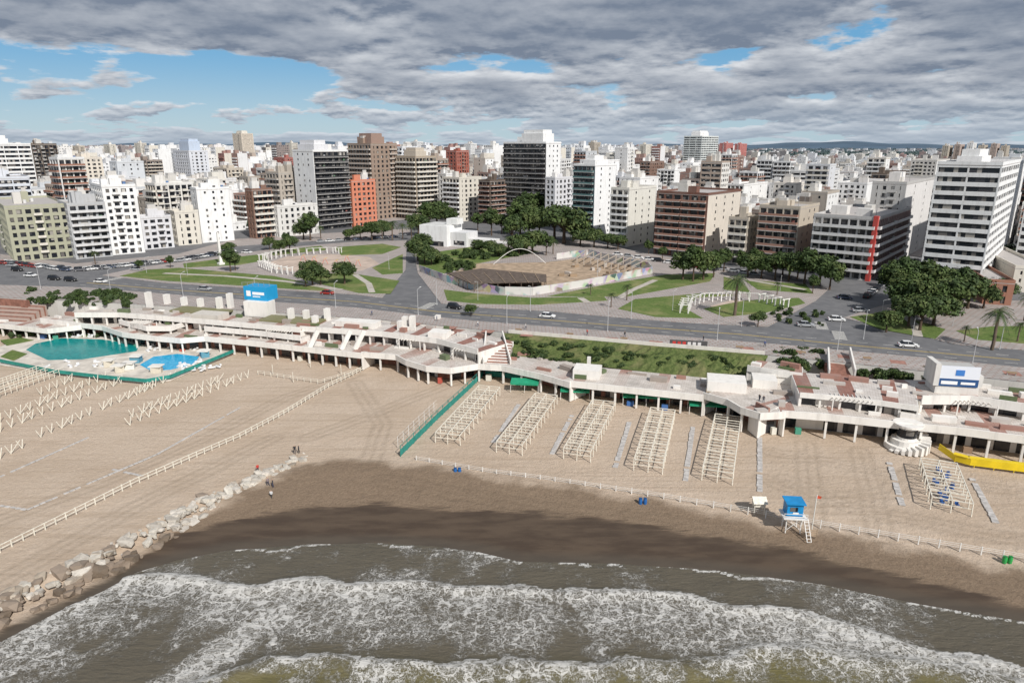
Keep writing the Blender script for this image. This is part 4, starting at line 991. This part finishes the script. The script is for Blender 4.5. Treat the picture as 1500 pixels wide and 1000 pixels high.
def hut():
    mb=MB(); x,y=G(1161,779,-.4); F=(x,y,-.1); z=-.6
    for a in (-1.1,1.0):
        for b2 in (0,1.8): mb.box(F,a,a+.14,b2,b2+.14,z,2.0,0)
    mb.beam((x-1,y,0),(x+1,y,1.8),.08,None,0); mb.beam((x+1,y,0),(x-1,y,1.8),.08,None,0)
    mb.box(F,-1.7,1.7,-.7,2.2,2.0,2.14,0)
    mb.box(F,-1.15,1.15,0,2.0,2.14,4.2,1); mb.box(F,-.75,.35,-.04,-.005,3.0,3.7,2); mb.box(F,-.3,.5,-.06,-.045,2.6,2.9,0)
    mb.box(F,1.155,1.18,.5,1.4,2.9,3.7,2)
    mb.box(F,-1.4,1.4,-.35,2.25,4.2,4.36,1)
    for a in (-1.68,1.6): mb.box(F,a,a+.07,-.68,-.61,2.14,3.0,0)
    mb.box(F,-1.68,1.67,-.67,-.62,2.9,2.97,0); mb.box(F,-1.68,1.67,-.67,-.62,2.5,2.56,0)
    for sg in (1.2,1.8): mb.beam((x+sg,y-2.4,z),(x+sg,y-.5,2.1),.09,None,0)
    for k in range(7): t=k/7; mb.beam((x+1.2,y-2.4+1.9*t,z+2.7*t),(x+1.8,y-2.4+1.9*t,z+2.7*t),.06,None,0)
    mb.build('lifeguard_hut',[M_WHITE,M_BLUE,M_GLASS])
hut()
mb=MB(); x,y=G(1188,783,-.4); mb.beam((x,y,-.6),(x+.1,y,6.2),.1,None,0,(.7,.68,.62)); mb.face([(x+.1,y,6.1),(x+.75,y-.1,5.95),(x+.7,y,5.5),(x+.1,y,5.6)],0,(.6,.1,.05)); mb.build('flag_pole',[M_PLAIN])
mb=MB(); x,y=G(1188,786,-.4); 
for k in range(4): mb.box((x-.8,y,-.15),0,1.6,k*.02,k*.02+.05,-.2+k*.28,-.02+k*.28,0)
mb.box((x-.8,y,-.15),0,.1,0,.1,-.5,1.1,0); mb.box((x-.8,y,-.15),1.5,1.6,0,.1,-.5,1.1,0); mb.build('wooden_barrier',[M_EARTH])
mb=MB(); x,y=G(1112,752,-.2); F=(x,y,-.1)
for a in (-.8,.7):
    for b2 in (0,1.3): mb.box(F,a,a+.1,b2,b2+.1,-.4,1.5,0)
mb.box(F,-.85,.85,0,1.4,.9,1.6,0)
for sg in (-1,1): mb.face([(x-1.1,y+.7,2.45),(x+1.1,y+.7,2.4),(x+1.1,y+.7+sg*1.1,1.6),(x-1.1,y+.7+sg*1.1,1.65)],0)
mb.face([(x-.85,y,1.6),(x-.85,y+1.4,1.6),(x-.85,y+.7,2.3)],0); mb.box(F,-.7,.7,-.03,-.005,.9,1.4,0)
mb.build('beach_kiosk',[M_WOOD])
def barrel(px,py,col,z=-.25):
    mb=MB(); x,y=G(px,py,z)
    for q in (0,.75):
        mb.cyl(x+q,y,z-.1,z+.4,.27,.31,12,0,col); mb.cyl(x+q,y,z+.4,z+.9,.31,.27,12,0,col); mb.cyl(x+q,y,z+.9,z+.94,.29,.29,12,0,tuple(c*.6 for c in col))
    mb.build('waste_barrel',[M_PLAIN])
barrel(667,692,(.02,.12,.35)); barrel(938,737,(.02,.12,.35),-.3); barrel(1471,823,(.03,.35,.08),-.5)
# ---------------------------------------------------------------- park furniture, lot
mural,nt,b=newmat('mural_paint'); uv=N(nt,'ShaderNodeUVMap').outputs[0]
v=N(nt,'ShaderNodeTexVoronoi'); v.inputs['Scale'].default_value=.35; L(nt,uv,v.inputs['Vector'])
hs=N(nt,'ShaderNodeHueSaturation'); hs.inputs['Saturation'].default_value=.55; hs.inputs['Value'].default_value=.55; L(nt,v.outputs['Color'],hs.inputs['Color'])
n=NOISE(nt,uv,.15,2); L(nt,MIX(nt,SMOOTH(nt,n,.42,.58),hs.outputs[0],(.62,.6,.57)),b.inputs['Base Color'])
mb=MB()
loop=[(615,398),(650,412),(690,424),(740,432),(780,433),(860,420),(955,401),(950,394),(900,384),(862,374),(815,380)]
P=W(loop,ZC)
u=0
for a,b_ in zip(P[:-1],P[1:]):
    l=math.dist(a,b_); an=math.atan2(b_[1]-a[1],b_[0]-a[0])
    n=max(1,int(l/6))
    for k in range(n): mb.box((a[0]+(b_[0]-a[0])*k/n,a[1]+(b_[1]-a[1])*k/n,an),0,l/n,-.12,.12,ZC,ZC+2.7+U(-.15,.15),0,uo=u+k*l/n)
    u+=l
mb.build('mural_wall',[mural])
mb=MB(); mb.poly(W([(640,408),(700,426),(780,431),(860,418),(950,400),(948,395),(900,386),(862,377),(800,384),(700,386)],ZC+.22),ZC+.22,.1,0); mb.build('building_lot_earth',[M_EARTH])
mb=MB(); Q=W([(655,400),(705,393),(800,402),(800,412),(690,415)],ZC+3)
mb.poly(Q,ZC+3.0,.3,0)
for x,y,an in walk(Q+[Q[0]],4): mb.beam((x,y,ZC),(x,y,ZC+2.9),.25,None,0)
for k in range(8):
    a=G(655+k*18,402-k*.8,ZC+3.05);b_=G(672+k*17,414,ZC+3.05); mb.beam((*a,ZC+3.1),(*b_,ZC+3.1),.15,None,1)
mb.build('timber_shed_roof',[simple('old_timber',(.13,.10,.08),.9,.8,.4),M_EARTH])
mb=MB()
for k in range(24):   # timber and rubble piles on the lot
    x,y=G(U(815,930),U(390,408),ZC); h=U(.3,1.2); mb.box((x,y,U(0,3)),0,U(1,4),0,U(.5,2),ZC+.2,ZC+.2+h,0,random.choice([(.35,.25,.16),(.2,.15,.11),(.5,.45,.4)]))
mb.build('building_rubble_piles',[M_WALL])
mb=MB()
for k in range(9):
    a=G(858+k*11,378+k*1.8,ZC); mb.beam((*a,ZC),(*a,ZC+3.5),.4,None,0,(.42,.36,.3)); b_=G(845+k*10,386+k*2.0,ZC); mb.beam((*b_,ZC),(*b_,ZC+3.2),.4,None,0,(.42,.36,.3)); mb.beam((*a,ZC+3.3),(*b_,ZC+3.1),.35,None,0,(.42,.36,.3))
mb.build('concrete_frame',[M_WALL])
mb=MB(); a=G(722,388,ZC);b_=G(800,386,ZC); pr=None
for k in range(17):
    t=k/16; p=(a[0]+(b_[0]-a[0])*t,a[1]+(b_[1]-a[1])*t,ZC+6.5*math.sin(math.pi*t))
    if pr: mb.beam(pr,p,.2,None,0)
    pr=p
mb.build('white_arch',[M_WHITE])
mb=MB(); P_=G(655,362,ZC); F=(P_[0],P_[1],math.radians(-28))
mb.box(F,-16,0,0,14,ZC,ZC+10,0,(.82,.82,.81)); mb.box(F,-15,-1,1,13,ZC+10,ZC+10.3,0,(.6,.6,.58)); mb.box(F,0.02,9,3,14,ZC,ZC+7,0,(.66,.66,.66)); mb.box(F,9.02,22,5,13,ZC,ZC+4,0,(.72,.71,.69)); mb.box(F,-14,-2,-.05,-.01,ZC+.2,ZC+2.5,1,(0,0,0)); mb.box(F,2,8,3-.06,2.99,ZC+1,ZC+3,1,(0,0,0)); mb.box(F,-4,2,6,12,ZC+10.3,ZC+13,0,(.75,.75,.73)); mb.box(F,23,45,3,9,ZC+3,ZC+3.5,0,(.7,.68,.65))
for k in range(6): mb.box(F,24+k*4,24.4+k*4,3.3,3.7,ZC,ZC+3,0,(.7,.68,.65))
mb.build('white_museum_building',[M_WALL,M_GLASS])
mb=MB(); x,y=G(324,388,ZC); h=ZT(y,340)-ZC
mb.cyl(x,y,ZC,ZC+1,1.6,1.6,4,0); mb.cyl(x,y,ZC+1,ZC+h,.75,.5,4,0); mb.build('white_monument_column',[M_WHITE])
def pergola(pts,h=3):
    mb=MB(); P=W(pts,ZC); wl=walk(P,3.0); pr=None
    for x,y,an in wl:
        mb.box((x,y,an),-.17,.17,-.17,.17,ZC,ZC+h,0); mb.box((x,y,an),-.17,.17,2.2,2.5,ZC,ZC+h,0); mb.box((x,y,an),-.1,.1,-.6,3.0,ZC+h,ZC+h+.25,0)
        if pr: mb.beam((pr[0],pr[1],ZC+h+.35),(x,y,ZC+h+.35),.15,None,0)
        pr=(x,y)
    mb.build('park_pergola',[M_WHITE])
pergola([(388,384),(400,380),(420,376),(445,374)]); pergola([(380,392),(398,400),(430,404)],2.6); pergola([(1008,460),(1012,450),(1030,443),(1070,441),(1110,443),(1148,452)],2.6); pergola([(450,373),(480,371),(500,372)],2.4)
mb=MB()
for k in range(6):
    x,y=G(440+k*16,386+U(-4,6),ZC); mb.beam((x,y,ZC),(x+1,y,ZC+2.4),.12,None,0,(.6,.1,.05)); mb.beam((x+2.5,y,ZC),(x+1.5,y,ZC+2.4),.12,None,0,(.6,.1,.05)); mb.beam((x+1,y,ZC+2.4),(x+1.5,y+3,ZC+2.4),.12,None,0,(.7,.5,.05))
mb.build('playground_swings',[M_PLAIN])
mb=MB(); 
mb.cyl(0,0,0,.4,.16,.14,8,0,(.5,.5,.5)); mb.cyl(0,0,.4,8.5,.10,.06,8,0,(.5,.5,.5)); mb.beam((0,0,8.4),(0,1.6,8.9),.09,None,0,(.5,.5,.5)); mb.beam((0,1.5,8.88),(0,2.3,8.95),.3,.12,0,(.6,.6,.58))
LAMP=mb.build('lamp',[M_PLAIN],link=False)
for x,y,an in walk(W([(60,424),(240,433),(400,445),(560,456),(700,472),(900,487),(1130,505),(1350,525),(1500,541)],ZC),28): inst('street_lamp',LAMP,(x,y,ZC+.1),an,.9)
for x,y,an in walk(W([(640,447),(760,455),(900,466),(1080,478),(1250,496),(1500,515)],ZC),30): inst('street_lamp',LAMP,(x,y,ZC+.1),an+math.pi,.9)
for px,py in [(875,405),(1142,430),(1290,470),(1335,500),(1395,478),(985,455),(215,400),(275,404),(570,395),(700,440)]: x,y=G(px,py,ZC); inst('street_lamp',LAMP,(x,y,ZC+.1),U(0,6),.7)
# benches
mb=MB(); mb.box((0,0,0),-.9,.9,-.2,.25,.4,.46,0,(.35,.25,.16)); mb.box((0,0,0),-.9,.9,.26,.31,.5,.9,0,(.35,.25,.16)); 
for q in (-.8,.7): mb.box((0,0,0),q,q+.1,-.18,.3,0,.4,0,(.4,.4,.4))
BEN=mb.build('bench',[M_PLAIN],link=False)
for x,y,an in walk(W([(760,486),(900,498),(1040,508),(1260,527),(1500,552)],ZC),14): inst('park_bench',BEN,(x,y,ZC+.13),an+math.pi)
def carmesh(name,col,suv=False):
    mb=MB(); Lh=2.15; wd=.88; h1=.85 if not suv else 1.0; h2=1.45 if not suv else 1.75
    cab=[(-1.75 if not suv else -2.0,h1),(-1.25 if not suv else -1.8,h2-.03),(-.2,h2),(.45,h2-.06),(1.15,h1)]
    low=[(-Lh,.32),(-Lh-.03,.6),(-Lh+.1,h1-.06),(-1.7,h1),(1.15,h1),(1.95,h1-.17),(Lh,.6),(Lh-.02,.32)]
    def ext(p,w0,mat,c):
        n=len(p)
        A=[(x,-w0,z) for x,z in p];B=[(x,w0,z) for x,z in p]
        mb.face(A,mat,c); mb.face(B[::-1],mat,c)
        for i in range(n): j=(i+1)%n; mb.face([A[j],A[i],B[i],B[j]],mat,c)
    ext(low,wd,0,col)
    wt=wd*.78
    C0=[(x,-wd*.96 if z<=h1+.01 else -wt,z) for x,z in cab]; C1=[(x,-y,z) for x,y,z in C0]
    g=(.02,.025,.03)
    mb.face([C0[0],C0[4],C0[3],C0[2],C0[1]],1,g); mb.face([C1[0],C1[1],C1[2],C1[3],C1[4]],1,g)
    mb.face([C0[0],C0[1],C1[1],C1[0]],1,g); mb.face([C0[3],C0[4],C1[4],C1[3]],1,g)
    mb.face([C0[1],C0[2],C1[2],C1[1]],0,col); mb.face([C0[2],C0[3],C1[3],C1[2]],0,col)
    for sg in (-1,1):
        mb.beam((-.35,sg*wd*.93,h1),(-.3,sg*wt*1.01,h2-.02),.09,.05,0,col)
        for wx in (-1.35,1.35):
            n=12
            A=[(wx+.33*math.cos(i*6.283/n),sg*.9,.33+.33*math.sin(i*6.283/n)) for i in range(n)]; B=[(x,sg*.68,z) for x,_,z in A]
            mb.face(A,0,(.02,.02,.02)); 
            for i in range(n): mb.face([A[i],A[(i+1)%n],B[(i+1)%n],B[i]],0,(.02,.02,.02))
            mb.face([(wx+.18*math.cos(i*6.283/n),sg*.905,.33+.18*math.sin(i*6.283/n)) for i in range(n)],0,(.4,.4,.4))
        mb.box((Lh,sg*.6,0),-.05,.02,-.2,.2,.58,.72,0,(.7,.7,.65)); mb.box((-Lh,sg*.62,0),-.04,.02,-.16,.16,.6,.78,0,(.35,.02,.02))
    return mb.build(name,[M_PLAIN,M_GLASS],link=False)
CARS=[carmesh('car_w',(.75,.75,.74)),carmesh('car_k',(.02,.02,.022),True),carmesh('car_s',(.38,.39,.4)),carmesh('car_r',(.35,.04,.03)),carmesh('car_b',(.06,.08,.13)),carmesh('car_g',(.12,.12,.13),True)]
def car(px,py,k=None,an=-.33,name='car'): x,y=G(px,py,ZC); inst(name,CARS[k if k is not None else random.choice([0,0,1,2,2,3,4,5])],(x,y,ZC+.01),an,1.05)
car(666,452,1,-.5); car(802,465,0,-.3); 
for a in [(45,405,0),(80,410,1),(104,412,1),(26,397,1),(18,390,2),(180,391,0),(200,396,2),(1237,438,4),(1260,457,2),(1225,470,0),(362,371,0),(590,345,2),(1180,478,2),(480,431,3),(148,414,0),(300,425,2),(1330,508,0)]: car(a[0],a[1],a[2],-.2)
for k in range(22): t=k/22; car(5+t*100,386+t*11+U(-1,1),None,-.45,'parked_car')
for k in range(16): t=k/16; car(118+t*140,397-t*14,None,.35,'parked_car')
for k in range(12): t=k/12; car(265+t*80,383-t*15,None,.6,'parked_car')
for k in range(9): t=k/9; car(470+t*120,355-t*8,None,.4,'parked_car')
for k in range(10): t=k/10; car(905+t*150,374+t*24,None,-.4,'parked_car')
for k in range(8): t=k/8; car(1000+t*120,386+t*20,None,-.4,'parked_car')
for k in range(9): t=k/9; car(1270+t*40,436-t*30,None,.9,'parked_car')
# ---------------------------------------------------------------- people
def person(px,py,z,top,bottom,pose=0,rot=0,name='person'):
    x,y=G(px,py,z)
    st=.22 if pose==0 else .1
    V=[(0,0,.95),(0,0,1.2),(0,0,1.42),(0,0,1.52),(0,.02,1.66),(-.09,0,.9),(-.1,st,.5),(-.1,st*.6-.1,.08),(-.1,st*.6+.06,.03),(.09,0,.9),(.1,-st*.5,.5),(.1,-st-.1,.1),(.1,-st+.05,.03),
       (-.19,0,1.4),(-.25,.03,1.12),(-.24,.15,.9),(-.24,.2,.82),(.19,0,1.4),(.25,-.04,1.12),(.24,.05,.88),(.24,.09,.80)]
    E=[(0,1),(1,2),(2,3),(3,4),(0,5),(5,6),(6,7),(7,8),(0,9),(9,10),(10,11),(11,12),(2,13),(13,14),(14,15),(15,16),(2,17),(17,18),(18,19),(19,20)]
    Rr=[.15,.14,.15,.06,.11,.10,.07,.045,.04,.10,.07,.045,.04,.07,.045,.035,.03,.07,.045,.035,.03]
    me=bpy.data.meshes.new(name); me.from_pydata(V,E,[]); o=bpy.data.objects.new(name,me); scene.collection.objects.link(o)
    sk=o.modifiers.new('Skin','SKIN'); 
    for i,v_ in enumerate(me.skin_vertices[0].data): v_.radius=(Rr[i],Rr[i]*(.75 if i<3 else 1)); v_.use_root=(i==0)
    sb=o.modifiers.new('Sub','SUBSURF'); sb.levels=1; sb.render_levels=1
    m,nt,b=newmat('clothes'); tc=N(nt,'ShaderNodeTexCoord'); s_=N(nt,'ShaderNodeSeparateXYZ'); L(nt,tc.outputs['Object'],s_.inputs[0])
    c=MIX(nt,MATH(nt,'GREATER_THAN',s_.outputs[2],.95),bottom,top); c=MIX(nt,MATH(nt,'GREATER_THAN',s_.outputs[2],1.47),c,(.42,.27,.19)); c=MIX(nt,MATH(nt,'GREATER_THAN',s_.outputs[2],1.66),c,(.03,.02,.015))
    L(nt,c,b.inputs['Base Color']); b.inputs['Roughness'].default_value=.8
    me.materials.append(m); o.location=(x,y,z); o.rotation_euler=(0,0,rot)
person(432,664,.15,(.02,.02,.025),(.02,.02,.03),0,.5); person(438,663,.15,(.03,.03,.04),(.02,.02,.02),1,2); person(378,692,.1,(.5,.04,.03),(.03,.03,.05),1,1)
person(393,712,-.4,(.25,.2,.2),(.05,.05,.08),0,1); person(400,714,-.4,(.04,.04,.05),(.05,.05,.08),1,2); person(398,731,-.8,(.6,.6,.6),(.05,.05,.05),0,0)
for px,py in [(545,462),(700,478),(770,482),(915,494),(1030,500),(860,491),(640,470),(1120,508)]: person(px,py,ZC+.13,random.choice([(.5,.1,.08),(.05,.08,.2),(.6,.6,.6),(.03,.03,.03)]),(.04,.05,.08),0,U(0,6))
for px,py in [(1112,588),(1118,590)]: person(px,py,4.25,(.05,.05,.06),(.04,.05,.08),1,U(0,6))
# ---------------------------------------------------------------- world, sun, camera
world=bpy.data.worlds.new('World'); scene.world=world; world.use_nodes=True
nt=world.node_tree; nt.nodes.clear()
out=N(nt,'ShaderNodeOutputWorld'); bg=N(nt,'ShaderNodeBackground'); bg2=N(nt,'ShaderNodeBackground'); mx=N(nt,'ShaderNodeMixShader')
sun=Vector((.5*.766/.986,-.85*.766/.986,.643)); el=math.asin(sun.z/sun.length)
sky=N(nt,'ShaderNodeTexSky',sky_type='NISHITA'); sky.sun_disc=False; sky.sun_elevation=el; sky.sun_rotation=math.atan2(sun.x,sun.y); sky.air_density=1.0; sky.dust_density=.3; sky.ozone_density=2
tc=N(nt,'ShaderNodeTexCoord'); sp=N(nt,'ShaderNodeSeparateXYZ'); L(nt,tc.outputs['Generated'],sp.inputs[0])
el_=MATH(nt,'MAXIMUM',sp.outputs[2],0.0)
blue=MIX(nt,SMOOTH(nt,el_,.0,.13),(5.0,7.0,8.4),(1.5,4.6,8.0))
skc=MIX(nt,SMOOTH(nt,el_,.25,.6,.8,.1),sky.outputs[0],blue)
L(nt,skc,bg.inputs[0]); bg.inputs[1].default_value=.085
az=MATH(nt,'ARCTAN2',sp.outputs[0],sp.outputs[1]); lv=MATH(nt,'LOGARITHM',MATH(nt,'ADD',el_,.045),2.71828)
def cl(su,sv,ou=0,ov=0):
    c=N(nt,'ShaderNodeCombineXYZ'); L(nt,MATH(nt,'MULTIPLY_ADD',az,su,ou),c.inputs[0]); L(nt,MATH(nt,'MULTIPLY_ADD',lv,sv,ov),c.inputs[1]); return c.outputs[0]
lowf=SMOOTH(nt,el_,.03,.10)
def field(ov):
    a=NOISE(nt,cl(5.2,3.0,2.3,ov),1,10,.57); b_=NOISE(nt,cl(12,4.0,7.7,ov*1.3),1,10,.57)
    return MATH(nt,'ADD',MATH(nt,'MULTIPLY',a,lowf),MATH(nt,'MULTIPLY',b_,MATH(nt,'SUBTRACT',1.0,lowf)))
nA=field(1.0); nB=field(1.15); nC=NOISE(nt,cl(1.7,.9,5,2),1,3,.5)
gap=MATH(nt,'MULTIPLY',SMOOTH(nt,az,-.14,-.32),MATH(nt,'MULTIPLY',SMOOTH(nt,el_,.125,.095),SMOOTH(nt,el_,.0,.03)))
cov=MATH(nt,'SUBTRACT',MATH(nt,'ADD',nA,MATH(nt,'MULTIPLY',MATH(nt,'SUBTRACT',nC,.38),.26)),MATH(nt,'MULTIPLY',gap,.14))
cov=MATH(nt,'ADD',cov,SMOOTH(nt,el_,.08,.16,0,.09))
mask=SMOOTH(nt,cov,.42,.48)
lit=MATH(nt,'ADD',.36,MATH(nt,'MULTIPLY',MATH(nt,'SUBTRACT',nA,nB),5.0),clamp=True)
thick=SMOOTH(nt,cov,.46,.68)
shade=MATH(nt,'MULTIPLY',lit,MATH(nt,'SUBTRACT',1.2,MATH(nt,'MULTIPLY',thick,.75)),clamp=True)
shade=MATH(nt,'ADD',shade,SMOOTH(nt,mask,1.0,.2,0,.3),clamp=True)
shade=MATH(nt,'MULTIPLY',shade,SMOOTH(nt,el_,.07,.17,1.0,.82))
cc=MIX(nt,shade,(.20,.24,.315),(.80,.82,.85))
cc=MIX(nt,SMOOTH(nt,el_,.08,.0,0,.55),cc,(.52,.61,.71))
L(nt,cc,bg2.inputs[0]); bg2.inputs[1].default_value=.95
L(nt,MATH(nt,'MULTIPLY',mask,.97),mx.inputs[0]); L(nt,bg.outputs[0],mx.inputs[1]); L(nt,bg2.outputs[0],mx.inputs[2]); L(nt,mx.outputs[0],out.inputs[0])
ld=bpy.data.lights.new('sun','SUN'); ld.energy=4.5; ld.angle=math.radians(.6); ld.color=(1,.965,.92)
lo=bpy.data.objects.new('sun',ld); scene.collection.objects.link(lo); lo.rotation_euler=sun.to_track_quat('Z','Y').to_euler()
cd=bpy.data.cameras.new('camera'); cam=bpy.data.objects.new('camera',cd); scene.collection.objects.link(cam)
cam.location=(0,0,CAMZ); cam.rotation_euler=(math.radians(90)-PITCH,0,0); cd.lens=24; cd.sensor_width=36; cd.clip_end=40000; cd.clip_start=.5
scene.camera=cam
scene.view_settings.view_transform='Standard'; scene.view_settings.look='None'; scene.view_settings.exposure=0
